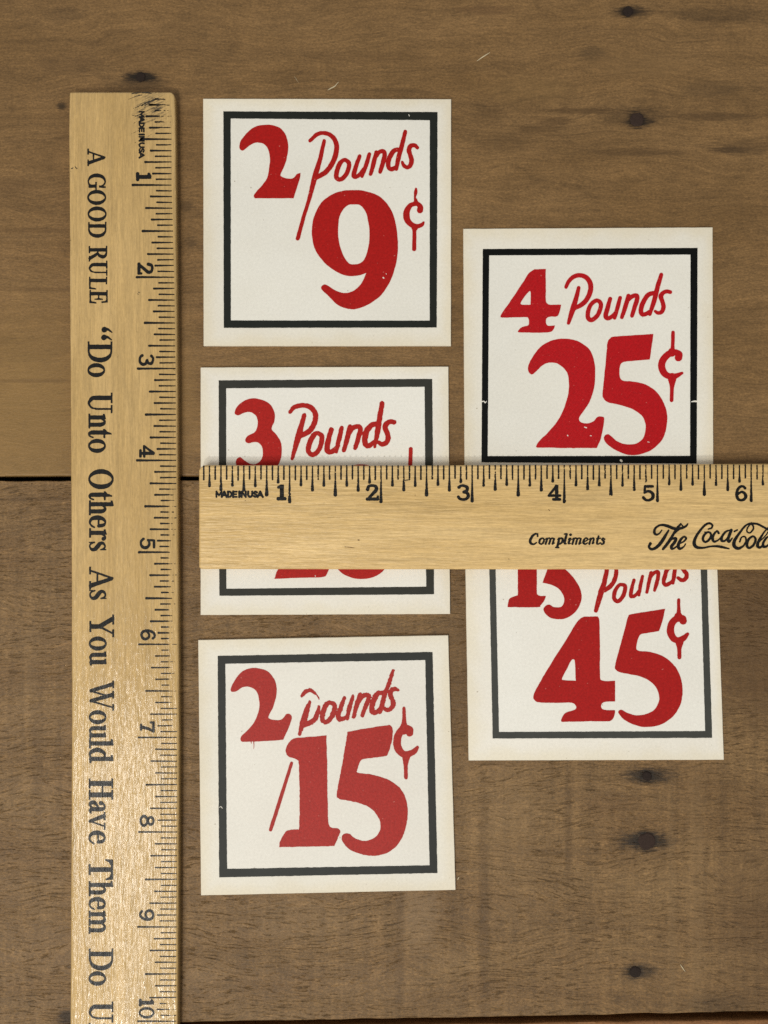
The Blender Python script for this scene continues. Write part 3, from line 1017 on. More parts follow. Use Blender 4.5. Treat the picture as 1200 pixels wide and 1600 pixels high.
put('cent_sign', [
    z.line([(995, 508), (993, 580), (989, 602)], [17, 19, 40]),
    z.line([(1021, 626), (1022, 608), (990, 602), (957, 625), (941, 660), (951, 695), (975, 713), (1005, 713), (1037, 699)], [36, 30, 30, 32, 34, 32, 28, 26, 13]),
    z.line([(991, 720), (990, 765), (988, 826)], [44, 20, 18])], res=4.0, rough=0.2)

# --- card: 15 pounds 45 cents, its head under the ruler
z = Zone(725, 800, 2.9268)
p7 = Zone(915, 885, 7.0588)
t10 = Zone(790, 885, 10.0)
put = price_card('card pricing 15 pounds at 45 cents, worn grey frame, top edge under the ruler',
                 [(725.8, 793), (1117.8, 791), (1131.2, 1187.2), (732.4, 1188.4)],
                 z.pts([(112, 64), (1106, 62), (1135, 1033), (131, 1036)]),
                 z.pts([(141, 97), (1078, 95), (1103, 1002), (160, 1006)]),
                 (lin(165, 26, 24), 0.0, 0.5), (lin(70, 71, 67), 0.5), (WHITE_B, CREAM_B), 15, [], 0.8)
put('quantity_numeral', [
    t10.shape([(488, -400, 1), (488, 60), (490, 400), (500, 440), (540, 462), (630, 464, 1), (600, 540), (545, 608), (490, 637), (37, 637, 1), (29, 625), (42, 560), (65, 500), (120, 475),
               (180, 452), (191, 420), (191, 60), (190, -240), (120, -250), (60, -290), (90, -360), (190, -390)]),
    t10.shape([(648, 62), (600, 190), (576, 258, 1), (625, 265), (720, 290), (830, 350), (890, 430), (916, 510), (907, 580), (865, 632), (800, 640), (740, 632), (700, 602), (660, 597),
               (618, 622), (592, 662), (600, 705), (640, 760), (720, 810), (820, 826), (930, 815), (1050, 750), (1130, 660), (1180, 545), (1187, 455), (1162, 340), (1100, 230), (1020, 130),
               (940, 55), (860, 5), (790, -30), (770, -90), (800, -170), (980, -200), (1040, -330, 1), (760, -310, 1), (700, -100)])], rough=0.3)
put('pounds_lettering', [
    p7.line([(250, -40), (205, 180), (172, 280), (114, 488)], [44, 54, 64, 46]),
    p7.line([(200, -60), (270, -85), (325, -50), (338, 40), (330, 120), (285, 208), (215, 262)], [40, 44, 46, 46, 48, 50, 50]),
    p7.line([(385, 202), (434, 216), (430, 285), (398, 350), (352, 388), (315, 350), (320, 285), (348, 230)], [40, 46, 48, 46, 44, 46, 46, 42], True),
    p7.line([(533, 152), (510, 240), (500, 318), (520, 332), (562, 308), (600, 250)], [36, 44, 46, 44, 40, 32]),
    p7.line([(628, 110), (606, 210), (588, 318)], [34, 42, 34]),
    p7.line([(724, 74), (700, 170), (676, 282)], [42, 44, 36]),
    p7.line([(712, 120), (755, 72), (798, 64), (800, 120), (780, 200), (760, 264)], [42, 40, 44, 44, 42, 36]),
    p7.line([(975, 0), (905, 30), (877, 100), (862, 170), (882, 204), (930, 185), (970, 150)], [40, 46, 48, 46, 44, 42, 40]),
    p7.line([(1030, -160), (992, 0), (976, 100), (962, 185)], [40, 46, 46, 36]),
    p7.line([(1130, -25), (1080, -30), (1055, 0), (1085, 45), (1113, 80), (1112, 120), (1085, 148), (1050, 148), (1020, 125)], [38, 42, 46, 48, 48, 48, 46, 44, 34])],
    res=4.0, rough=0.45, rscale=4.0)
put('price_numeral', [
    z.shape([(545, 481), (570, 478), (612, 478, 1), (619, 500), (622, 620), (622, 750), (635, 771), (691, 773, 1), (691, 866, 1), (650, 868), (632, 876), (627, 892), (640, 904), (690, 907, 1),
             (690, 922), (680, 947), (660, 957), (600, 957), (446, 960, 1), (445, 948), (462, 920), (490, 910), (509, 903), (513, 890), (500, 875), (470, 872), (350, 872), (322, 860), (317, 840),
             (335, 800), (400, 690), (470, 580), (515, 505)],
            [(500, 674), (508, 690), (511, 772, 1), (455, 769), (450, 758), (470, 720), (487, 684)]),
    z.shape([(750, 480), (765, 468), (840, 455), (920, 443, 1), (910, 490), (892, 545, 1), (850, 552), (808, 560), (795, 585), (787, 622), (800, 635), (850, 640), (910, 660), (960, 700),
             (990, 755), (1000, 820), (990, 880), (960, 930), (915, 965), (860, 982), (800, 980), (740, 955), (710, 925), (707, 910), (722, 905), (745, 918), (790, 930), (830, 925), (870, 905),
             (890, 870), (892, 840), (880, 805), (845, 770), (790, 748), (720, 735), (695, 722), (691, 702), (710, 630), (735, 535)])], rough=0.35)
put('cent_sign', [
    z.line([(981, 402), (982, 460), (980, 482)], [15, 19, 42]),
    z.line([(1002, 498), (1000, 486), (974, 487), (951, 510), (944, 545), (956, 575), (978, 587), (1003, 578), (1023, 558)], [34, 28, 30, 32, 34, 32, 28, 26, 15]),
    z.line([(986, 592), (985, 625), (985, 665)], [40, 20, 18])], res=4.0, rough=0.4)

# ------------------------------------------------------------------ lettering for the rulers
# letters drawn in a unit box (u across the letter, v up from the baseline in cap heights); stroke widths in cap heights
X_ = 0.69
RING = lambda u0, u1, v0, v1, tx, ty: ('ring', u0, u1, v0, v1, tx, ty)
SERIF = {
    'A': [('s', [(.14, .03), (.50, .95)], [.06, .07]), ('s', [(.53, .90), (.84, .07)], [.13, .17]), ('s', [(.28, .33), (.70, .33)], [.055] * 2), ('sf', .14, .03, .15, .06), ('sf', .84, .03, .17, .06)],
    'G': [('s', [(.86, .70), (.75, .89), (.52, .965), (.24, .82), (.13, .5), (.23, .18), (.52, .035), (.78, .12), (.86, .3)], [.05, .07, .06, .14, .19, .14, .06, .08, .1]),
          ('p', [[(.80, .64), (.93, .64), (.95, 1.0), (.87, .97)]]), ('st', .84, .06, .47, .16), ('sf', .82, .46, .2, .05)],
    'O': [RING(0, 1, -.01, 1.01, .18, .065)],
    'D': [('st', .22, .02, .98, .17), ('sf', .16, .03, .17, .055), ('sf', .16, .97, .17, .055), ('s', [(.22, .965), (.55, .95), (.80, .80), (.90, .5), (.80, .2), (.55, .05), (.22, .035)], [.06, .07, .15, .18, .15, .07, .06])],
    'R': [('st', .24, .02, .98, .17), ('sf', .22, .03, .19, .055), ('sf', .18, .97, .17, .055), ('s', [(.22, .965), (.52, .95), (.70, .86), (.73, .72), (.62, .55), (.42, .49), (.24, .49)], [.06, .07, .15, .17, .13, .06, .05]),
          ('s', [(.50, .47), (.66, .30), (.84, .06)], [.12, .15, .16]), ('sf', .88, .03, .14, .055)],
    'U': [('st', .24, .3, .98, .17), ('s', [(.24, .40), (.26, .18), (.50, .04), (.72, .14), (.80, .36)], [.17, .15, .09, .06, .055]), ('st', .80, .3, .98, .06), ('sf', .24, .97, .21, .055), ('sf', .81, .97, .16, .055)],
    'L': [('st', .28, .02, .98, .17), ('sf', .28, .03, .2, .055), ('sf', .28, .97, .2, .055), ('s', [(.28, .035), (.9, .035)], [.06] * 2), ('p', [[(.70, .04), (.86, .12), (.93, .38), (1, .38), (.96, 0), (.7, 0)]])],
    'E': [('st', .26, .02, .98, .17), ('sf', .24, .03, .18, .055), ('sf', .24, .97, .18, .055), ('s', [(.26, .035), (.9, .035)], [.06] * 2), ('p', [[(.70, .04), (.86, .12), (.93, .36), (1, .36), (.96, 0), (.7, 0)]]),
          ('s', [(.26, .965), (.88, .965)], [.06] * 2), ('p', [[(.70, .96), (.84, .88), (.88, .68), (.95, .68), (.92, 1), (.7, 1)]]), ('s', [(.26, .5), (.60, .5)], [.055] * 2), ('p', [[(.5, .5), (.62, .56), (.66, .72), (.72, .72), (.72, .28), (.66, .28), (.62, .44)]])],
    'H': [('st', .23, .02, .98, .19), ('st', .77, .02, .98, .19)] + [('sf', u, v, .2, .06) for u in (.23, .77) for v in (.03, .97)] + [('s', [(.25, .56), (.75, .56)], [.05] * 2)],
    'T': [('st', .5, .02, .98, .18), ('sf', .5, .035, .22, .065), ('s', [(.06, .955), (.94, .955)], [.075] * 2), ('p', [[(.0, .68), (.05, .68), (.14, .84), (.34, .93), (.3, 1), (.03, 1)]]), ('p', [[(1, .70), (.95, .70), (.86, .86), (.66, .93), (.7, 1), (.97, 1)]])],
    'Y': [('s', [(.17, .93), (.50, .45)], [.17, .17]), ('s', [(.86, .95), (.57, .46)], [.055, .07]), ('st', .53, .02, .5, .17), ('sf', .53, .035, .22, .06), ('sf', .19, .97, .2, .06), ('sf', .86, .97, .15, .06)],
    'W': [('s', [(.11, .93), (.33, .07)], [.15, .13]), ('s', [(.34, .05), (.50, .70)], [.05, .06]), ('s', [(.47, .93), (.68, .07)], [.15, .13]), ('s', [(.69, .05), (.91, .95)], [.05, .055]),
          ('sf', .11, .97, .15, .055), ('sf', .47, .97, .15, .055), ('sf', .91, .97, .13, .055)],
    'n': [('st', .25, .02, X_ - .03, .155), ('st', .76, .02, .45, .155), ('sf', .25, .03, .15, .06), ('sf', .76, .03, .15, .06), ('p', [[(.02, .60), (.02, .66), (.36, .71), (.36, .58)]]),
          ('s', [(.32, .52), (.48, .645), (.66, .63), (.76, .5), (.76, .38)], [.05, .07, .12, .15, .155])],
    'h': [('st', .25, .02, .97, .155), ('st', .76, .02, .45, .155), ('sf', .25, .03, .15, .06), ('sf', .76, .03, .15, .06), ('p', [[(.0, .90), (.0, .96), (.36, 1.0), (.36, .88)]]),
          ('s', [(.32, .52), (.48, .645), (.66, .63), (.76, .5), (.76, .38)], [.05, .07, .12, .15, .155])],
    'm': [('st', u, .02, v, .15) for u, v in ((.15, X_ - .03), (.50, .45), (.85, .45))] + [('sf', u, .03, .14, .06) for u in (.15, .5, .85)] + [('p', [[(.0, .60), (.0, .66), (.22, .71), (.22, .58)]]),
          ('s', [(.19, .52), (.30, .645), (.43, .63), (.50, .5), (.50, .38)], [.05, .07, .12, .15, .15]), ('s', [(.54, .52), (.65, .645), (.78, .63), (.85, .5), (.85, .38)], [.05, .07, .12, .15, .15])],
    't': [('st', .42, .12, .74, .16), ('p', [[(.05, .62), (.05, .67), (.30, .76), (.52, .95), (.62, .95), (.62, .62)]]), ('s', [(.42, .655), (.95, .655)], [.06] * 2), ('s', [(.42, .2), (.47, .07), (.66, .035), (.84, .08), (.95, .19)], [.16, .13, .07, .055, .05])],
    'o': [RING(0, 1, -.01, X_ + .01, .155, .055)],
    'e': [('s', [(.14, .39), (.84, .39)], [.05] * 2), ('s', [(.84, .40), (.78, .58), (.55, .665), (.26, .57), (.14, .34), (.26, .11), (.56, .03), (.80, .09), (.95, .21)], [.12, .12, .055, .13, .17, .13, .065, .06, .055])],
    'r': [('st', .33, .02, X_ - .03, .155), ('sf', .33, .03, .19, .06), ('p', [[(.03, .60), (.03, .66), (.46, .71), (.46, .58)]]), ('s', [(.42, .46), (.58, .62), (.78, .64), (.86, .58)], [.05, .06, .09, .15])],
    's': [('s', [(.84, .49), (.74, .61), (.50, .66), (.24, .58), (.24, .46), (.50, .36), (.78, .25), (.82, .11), (.55, .03), (.28, .07), (.14, .21)], [.05, .06, .05, .09, .13, .16, .15, .1, .05, .06, .05]),
          ('p', [[(.80, .46), (.88, .46), (.88, .70), (.82, .70)]]), ('p', [[(.10, 0), (.16, 0), (.18, .24), (.10, .24)]])],
    'u': [('st', .24, .24, X_ - .02, .155), ('st', .75, .02, X_ - .02, .155), ('s', [(.24, .30), (.26, .12), (.42, .035), (.60, .07), (.72, .2)], [.155, .14, .08, .06, .05]), ('p', [[(.02, .62), (.02, .67), (.34, .69), (.34, .58)]]),
          ('p', [[(.54, .62), (.54, .67), (.86, .69), (.86, .58)]]), ('p', [[(.72, .0), (.98, .03), (.98, .08), (.72, .12)]])],
    'l': [('st', .5, .02, .97, .16), ('sf', .5, .03, .2, .06), ('p', [[(.0, .90), (.0, .96), (.7, 1.0), (.7, .88)]])],
    'd': [('st', .74, .02, .97, .155), ('p', [[(.50, .90), (.50, .96), (.86, 1.0), (.86, .88)]]), ('p', [[(.72, 0), (1.0, .03), (1.0, .08), (.72, .12)]]),
          ('s', [(.72, .55), (.55, .65), (.32, .60), (.14, .34), (.30, .08), (.54, .035), (.72, .14)], [.05, .06, .12, .165, .13, .06, .05])],
    'a': [('s', [(.20, .50), (.22, .57), (.44, .66), (.64, .60), (.68, .44), (.68, .16), (.76, .05), (.96, .09)], [.16, .1, .06, .12, .155, .155, .11, .05]), ('s', [(.66, .42), (.40, .35), (.17, .24), (.17, .1), (.36, .05), (.64, .17)], [.05, .07, .13, .14, .09, .05])],
    'v': [('s', [(.16, .63), (.50, .06)], [.155, .12]), ('s', [(.50, .05), (.84, .65)], [.05, .055]), ('sf', .16, .66, .16, .055), ('sf', .84, .66, .14, .055)],
    'q': [('s', [(.34, .72), (.36, .71)], [.19, .19]), ('s', [(.26, .74), (.34, .86), (.72, .99)], [.10, .07, .03])],
}
DIGIT = {
    '1': [('st', .56, .08, .97, .23), ('s', [(.12, .09), (.92, .09)], [.19] * 2), ('s', [(.16, .82), (.50, .90)], [.15, .16])],
    '2': [('s', [(.12, .70), (.22, .89), (.50, .93), (.78, .86), (.80, .66), (.58, .46), (.20, .13)], [.2, .15, .14, .17, .19, .17, .15]), ('s', [(.10, .085), (.92, .085)], [.17] * 2), ('s', [(.92, .12), (.93, .24)], [.14, .12])],
    '3': [('s', [(.12, .82), (.28, .92), (.52, .92), (.76, .82), (.74, .62), (.48, .53), (.74, .47), (.86, .28), (.70, .10), (.44, .06), (.20, .11), (.08, .22)], [.16, .13, .13, .17, .15, .13, .16, .18, .15, .13, .14, .16])],
    '4': [('s', [(.66, .92), (.34, .58), (.08, .33)], [.15, .12, .11]), ('s', [(.08, .31), (.94, .31)], [.13] * 2), ('st', .68, .06, .96, .18), ('s', [(.44, .07), (.92, .07)], [.15] * 2)],
    '5': [('s', [(.84, .92), (.24, .92)], [.14] * 2), ('s', [(.22, .92), (.18, .54)], [.12, .11]), ('s', [(.18, .52), (.40, .61), (.68, .58), (.87, .40), (.82, .18), (.56, .06), (.28, .08), (.08, .22)], [.1, .12, .15, .18, .17, .13, .13, .16])],
    '6': [('s', [(.82, .82), (.66, .92), (.42, .91), (.20, .72), (.12, .42), (.22, .15), (.50, .06), (.78, .14), (.88, .33), (.74, .52), (.48, .57), (.20, .42)], [.14, .12, .13, .15, .16, .15, .13, .15, .16, .14, .12, .1])],
    '7': [('s', [(.08, .72), (.10, .90)], [.11, .13]), ('s', [(.08, .91), (.92, .91)], [.15] * 2), ('s', [(.90, .90), (.66, .55), (.50, .08)], [.12, .16, .2]), ('s', [(.28, .06), (.74, .06)], [.12] * 2)],
    '8': [RING(.10, .90, .50, 1.0, .16, .12), RING(.0, 1, -.01, .57, .17, .12)],
    '0': [RING(.0, 1, -.01, 1.01, .17, .11)],
}
DIGIT['9'] = [('s', [(1 - u, 1 - v) for u, v in DIGIT['6'][0][1]], DIGIT['6'][0][2])]
BLOCK = {
    'M': [('s', [(.1, .05), (.1, .95)], [.2] * 2), ('s', [(.1, .95), (.5, .3)], [.18] * 2), ('s', [(.5, .3), (.9, .95)], [.18] * 2), ('s', [(.9, .95), (.9, .05)], [.2] * 2)],
    'A': [('s', [(.06, .05), (.5, .95)], [.22] * 2), ('s', [(.5, .95), (.94, .05)], [.24] * 2), ('s', [(.25, .32), (.75, .32)], [.17] * 2)],
    'D': [('s', [(.12, .05), (.12, .95)], [.24] * 2), ('s', [(.12, .95), (.6, .9), (.9, .5), (.6, .1), (.12, .05)], [.2, .2, .24, .2, .2])],
    'E': [('s', [(.14, .05), (.14, .95)], [.26] * 2), ('s', [(.14, .93), (.9, .93)], [.19] * 2), ('s', [(.14, .5), (.8, .5)], [.17] * 2), ('s', [(.14, .07), (.92, .07)], [.19] * 2)],
    'I': [('s', [(.5, .05), (.5, .95)], [.27] * 2)],
    'N': [('s', [(.1, .05), (.1, .95)], [.22] * 2), ('s', [(.1, .95), (.9, .05)], [.2] * 2), ('s', [(.9, .05), (.9, .95)], [.22] * 2)],
    'U': [('s', [(.1, .95), (.1, .35), (.5, .05), (.9, .35), (.9, .95)], [.24, .24, .22, .24, .22])],
    'S': [('s', [(.88, .8), (.5, .95), (.14, .74), (.5, .5), (.88, .27), (.5, .05), (.1, .2)], [.2, .19, .22, .22, .22, .19, .2])],
}


def glyph(prims, P, width, cap):
    """P(u_px, v_px) -> photograph pixel; width and cap in pixels"""
    out = []

    def poly(loops):
        return ('poly', [np.array([P(u * width, v * cap) for u, v in L]) for L in loops])
    for g in prims:
        if g[0] == 's':
            q = [P(u * width, v * cap) + (w * cap,) for (u, v), w in zip(g[1], g[2])]
            out.append(('stroke', catmull(q, False, 6) if len(q) > 2 else np.array(q), False))
        elif g[0] == 'p':
            out.append(poly(g[1]))
        elif g[0] == 'st':
            d = g[4] * cap / width / 2
            out.append(poly([[(g[1] - d, g[2]), (g[1] + d, g[2]), (g[1] + d, g[3]), (g[1] - d, g[3])]]))
        elif g[0] == 'sf':
            d = g[3] * cap / width
            t = g[4] / 2
            out.append(poly([[(g[1] - d, g[2] - t), (g[1] + d, g[2] - t), (g[1] + d, g[2] + t), (g[1] - d, g[2] + t)]]))
        elif g[0] == 'ring':
            _, u0, u1, v0, v1, tx, ty = g
            uc, vc, ru, rv = (u0 + u1) / 2, (v0 + v1) / 2, (u1 - u0) / 2, (v1 - v0) / 2
            a = np.linspace(0, 2 * math.pi, 40, endpoint=False)
            iu, iv = ru - tx * cap / width, rv - ty
            out.append(poly([[(uc + ru * math.cos(t), vc + rv * math.sin(t)) for t in a], [(uc + iu * math.cos(t), vc + iv * math.sin(t)) for t in a]]))
    return out


# ------------------------------------------------------------------ rulers
def ruler_body(name, parent, mat, stations, z0, h, vertical, end_r, rnd=0.0007):
    """stations: (position along, near edge, far edge) in photograph pixels of the top face"""
    S = np.array(stations, float)
    start = S[0, 0]
    ts = sorted(set(list(start + np.array([0, .4, 1.0, 1.8, 2.8, 4, 5.5, 7.5, 10, 13])) + list(np.linspace(start + 20, S[-1, 0], 60))))
    bm = bmesh.new()
    rows = []
    k = 0.0001783
    for t in ts:
        a = np.interp(t, S[:, 0], S[:, 1])
        b = np.interp(t, S[:, 0], S[:, 2])
        d = t - start
        # corner rounding in plan
        def ins(R):
            return R - math.sqrt(max(R * R - (R - min(d, R)) ** 2, 0)) if R > 0 and d < R else 0
        a2, b2 = a + ins(end_r[0]) + 0.15 * vnoise(np.array([t]), np.array([0.]), 30, 4)[0], b - ins(end_r[1]) + 0.15 * vnoise(np.array([t]), np.array([9.]), 30, 5)[0]
        re = rnd / k
        drop = (re - math.sqrt(max(re * re - (re - min(d, re)) ** 2, 0))) * k if d < re else 0
        ht = h - drop
        r = rnd / k

        def W(c, zz):
            p = world_at(c, t, h) if vertical else world_at(t, c, h)
            return bm.verts.new((p.x, p.y, min(zz, ht)))
        row = [W(a2, z0), W(a2, h - rnd), W(a2 + .13 * r, h - .5 * rnd), W(a2 + .5 * r, h - .13 * rnd), W(a2 + r, h),
               W(b2 - r, h), W(b2 - .5 * r, h - .13 * rnd), W(b2 - .13 * r, h - .5 * rnd), W(b2, h - rnd), W(b2, z0)]
        rows.append(row)
    n = len(rows[0])
    for p, q in zip(rows[:-1], rows[1:]):
        for i in range(n):
            bm.faces.new((p[i], p[(i + 1) % n], q[(i + 1) % n], q[i]))
    bm.faces.new(rows[0])
    bm.faces.new(rows[-1])
    bmesh.ops.recalc_face_normals(bm, faces=bm.faces)
    for f in bm.faces:
        f.smooth = len(f.verts) == 4
    me = bpy.data.meshes.new(name)
    bm.to_mesh(me)
    bm.free()
    return link(name, me, mat, parent)


INK_T = 3e-5
# --- standing ruler on the left
H1 = 0.0042
root = empty('wooden_ruler', world_at(192, 900, 0), 'varnished wooden ruler lying upright along the boards with the golden rule motto', 'ruler', 'wooden rulers measuring the cards')
m_wood_v = ruler_material('varnished_ruler_wood', True)
m_ink_v = ruler_ink('ruler_print', True)
ruler_body('ruler_body', root, m_wood_v,
           [(143, 108.3, 272.0), (160, 107.6, 272.8), (200, 107.2, 273.5), (433, 108.4, 275.5), (700, 110, 277), (862, 111, 278), (1150, 111.6, 279), (1400, 110.2, 278), (1600, 109.4, 277), (1960, 107.5, 275)],
           2e-5, H1, True, (3.0, 8.0))


def vert(y0, bx):
    return lambda u, v: (bx + v, y0 + u)


MOTTO = [  # letter, first and last position along the ruler, baseline, cap height
    ('A', 233.3, 258.3, 136.8, 28), ('G', 270.9, 294.6, 137, 28.3), ('O', 296.9, 320, 137, 28.3), ('O', 322.9, 345.8, 137.5, 28.5), ('D', 348, 371, 138, 28),
    ('R', 385.2, 406.9, 138.8, 28.6), ('U', 408.3, 430, 139, 28.6), ('L', 432.9, 452, 139.3, 28), ('E', 453.6, 473.9, 140, 28),
    ('q', 511.3, 522.3, 133, 42), ('q', 523.6, 533.9, 132.5, 42), ('D', 535.4, 565.6, 137.2, 38), ('o', 567.7, 589.1, 137.3, 38), ('U', 614.3, 645.2, 137.5, 38),
    ('n', 646.7, 669, 138.4, 38), ('t', 670, 684, 138, 38), ('o', 685.9, 707.4, 138.4, 38), ('O', 733.2, 764.1, 138.6, 38.3), ('t', 767.2, 781.2, 138.8, 38), ('h', 782.4, 804.4, 139.2, 38),
    ('e', 806.1, 824.7, 139.2, 38), ('r', 827, 844.2, 139.6, 38), ('s', 845.2, 861.4, 139.2, 38), ('A', 886.7, 920.2, 139.6, 38), ('s', 920.5, 937.7, 139.6, 38),
    ('Y', 961.9, 994.1, 139.8, 38.2), ('o', 994.8, 1016.4, 139.6, 38.2), ('u', 1017.8, 1040.2, 139.8, 38.2), ('W', 1064.5, 1109.4, 139.8, 38.2), ('o', 1110, 1131.3, 139.4, 38),
    ('u', 1132.6, 1154.6, 139.3, 38), ('l', 1155.3, 1168, 139.3, 38), ('d', 1168.2, 1192.1, 139.2, 38), ('H', 1216.7, 1249.6, 138.9, 37.6), ('a', 1250.8, 1271, 138.7, 37.6),
    ('v', 1271.4, 1294.8, 138.6, 37.6), ('e', 1298.2, 1319.1, 138.6, 37.6), ('T', 1342.7, 1375, 138.7, 37.8), ('h', 1377, 1400, 138.9, 37.8), ('e', 1402.2, 1421.6, 138.7, 37.8),
    ('m', 1423.2, 1459, 138.7, 37.8), ('D', 1483.6, 1516, 139, 37.8), ('o', 1518, 1540, 139, 37.8), ('U', 1565.4, 1597.5, 138.9, 37.8), ('n', 1599.3, 1621, 138.9, 37.8)]
sh = []
for ch, y0, y1, bx, cap in MOTTO:
    sh += glyph(SERIF[ch], vert(y0, bx), y1 - y0, cap)
ink('motto_lettering', root, m_ink_v, H1, sh, (), 4.0, 0.3, 3.0, INK_T, seed=31, tol=0.04, grow=0.42)

INCH_V = [145.8, 289, 433, 576, 719.4, 862.8, 1006.8, 1152.3, 1300, 1448.3, 1595.7, 1744]
tick_x = lambda y: float(np.interp(y, [145, 289, 433, 576, 719, 862, 1007, 1300, 1450, 1600], [267.2, 267.5, 271.5, 273.5, 274.5, 275, 276, 276, 275, 274.5]))
sh = []
rng = random.Random(5)
for i in range(11):
    for k in range(16):
        y = INCH_V[i] + (INCH_V[i + 1] - INCH_V[i]) * k / 16
        if y > 1615 or (i == 0 and k == 0):
            continue
        cls = 0 if k == 0 else 1 if k == 8 else 2 if k % 4 == 0 else 3 if k % 2 == 0 else 4
        ln = [61, 49, 41.5, 34, 25][cls] + rng.uniform(-1.2, 1.2)
        if k == 14:
            ln = 30
        hw = [4.3, 4.4, 3.8, 3.6, 3.0][cls] * (0.72 if y > 1000 else 0.95)
        x = tick_x(y)
        st = 1.5
        sl = rng.uniform(-.3, .3)
        sh.append(('stroke', np.array([(x - (7 if 840 < y < 1140 and k != 0 and rng.random() < .75 else 0), y + sl, st), (x - ln * .45, y + sl * .5, (st + hw) * .52), (x - ln + hw * .5 + 3, y, hw * .9), (x - ln + hw * .5, y, hw)]), False))


def tick_wear(D, X, Y):
    n = vnoise(X, Y, 2.2, 71) * .6 + vnoise(X, Y, 5.0, 72) * .5
    f = np.clip((X - 262) / 4, 0, 1) * np.clip((Y - 755) / 30, 0, 1) * np.clip((1130 - Y) / 90, 0, 1) * 0.9
    f = np.maximum(f, np.clip((X - 246) / 6, 0, 1) * np.clip((215 - Y) / 30, 0, 1) * 0.9)
    f = np.maximum(f, np.clip((X - 254) / 8, 0, 1) * np.clip((1530 - np.abs(Y - 1575) * 8 - 1400) / 60, 0, 1) * .7)
    return D + f * np.clip(n + 0.55, 0, 1) * 1.6


ink('graduation_marks', root, m_ink_v, H1, sh, (), 4.0, 0.25, 2.5, INK_T, tick_wear, seed=33, tol=0.04, grow=0.0)
NUM_V = [('1', 270, 281.5, 212.8, 24), ('2', 410.7, 428.5, 215, 24.4), ('3', 554, 572, 217, 23.7), ('4', 695.6, 714.4, 217.8, 24), ('5', 840.7, 858, 218.8, 23.7), ('6', 983.4, 1000.7, 219.7, 23.5),
         ('7', 1127.5, 1144.5, 219, 22.8), ('8', 1273.4, 1292, 218.5, 22.7), ('9', 1420.6, 1439, 217.4, 23.3)]
for ch, y0, y1, bx, cap in NUM_V:
    ink('numeral', root, m_ink_v, H1, glyph(DIGIT[ch], vert(y0, bx), y1 - y0, cap), (), 5.0, 0.25, 2.5, INK_T, seed=ord(ch), tol=0.03, grow=0.45)
ink('numeral', root, m_ink_v, H1, glyph(DIGIT['1'], vert(1561.6, 217), 9.4, 24) + glyph(DIGIT['0'], vert(1573.5, 217), 18, 24), (), 5.0, 0.25, 2.5, INK_T, seed=90, tol=0.03, grow=0.2)


def stamp_shapes(spans, P, cap):
    s = []
    for ch, a, b in spans:
        s += glyph(BLOCK[ch], P(a), b - a, cap)
    return s


MADE = [('M', 0, 13.2), ('A', 11.8, 23), ('D', 24.2, 33.5), ('E', 34.5, 44), ('I', 46.5, 51), ('N', 52.5, 63), ('U', 66, 76.2), ('S', 77.5, 86.5), ('A', 85.8, 98)]
k = 73.4 / 98
ink('origin_stamp', root, m_ink_v, H1, stamp_shapes([(c, a * k, b * k) for c, a, b in MADE], lambda a: vert(173.6 + a, 217.3), 8.0), (), 6.0, 0.25, 1.6, INK_T, seed=41, tol=0.03, grow=0.5)
# scuffed black marks at the worn end
zs = Zone(200, 130, 9.41)
sh = [zs.line([(60, 148), (130, 145), (200, 135), (280, 138), (350, 150)], [22, 24, 20, 26, 16]), zs.line([(390, 238), (330, 262), (250, 300), (150, 345), (20, 388)], [44, 34, 26, 16, 5]),
      zs.line([(420, 318), (340, 318), (270, 308)], [16, 34, 20]), zs.line([(420, 340), (460, 316)], [12, 14]), zs.line([(200, 170), (110, 195), (0, 240)], [22, 10, 4]), zs.line([(215, 325), (150, 348)], [30, 14]),
      zs.line([(165, 460), (120, 480), (60, 470)], [30, 22, 6]), zs.line([(150, 545), (60, 605)], [9, 4]), zs.line([(160, 695), (50, 745)], [10, 4]), zs.line([(370, 735), (290, 785)], [12, 4]),
      zs.line([(165, 845), (90, 880)], [9, 4]), zs.line([(160, 895), (90, 930)], [7, 3]), zs.line([(140, 1005), (80, 1055)], [6, 3])]
zt = Zone(95, 130, 5.333)
sh += [zt.line([(118, 690), (128, 708), (146, 710)], [8, 14, 4]), zt.line([(88, 712), (104, 706)], [9, 11]), zt.line([(82, 735), (100, 732)], [4, 5]), zt.line([(80, 1308), (84, 1310)], [6, 6])]
zt = Zone(95, 420, 5.333)
sh += [zt.line([(626, 205), (648, 212)], [5, 6]), zt.line([(650, 195), (664, 200)], [10, 5]), zt.line([(117, 207), (120, 207)], [8, 8]), zt.line([(940, 832), (946, 845)], [14, 8])]


def scuff(D, X, Y):
    al, ac = X * .88 - Y * .47, X * .47 + Y * .88
    n = vnoise(al * .22, ac, 1.1, 81) * .7 + vnoise(al * .5, ac, .6, 82) * .6
    return D + np.clip(n + 0.35, 0, 1.2) * 1.3


m_sm = plain_material('worn_black_smudge', lin(58, 50, 38), 0.6)
for i, g in enumerate(sh):
    ink('scuff_mark', root, m_sm, H1, [g], (), 5.0, 0.2, 1.5, INK_T, scuff, seed=43, tol=0.04)

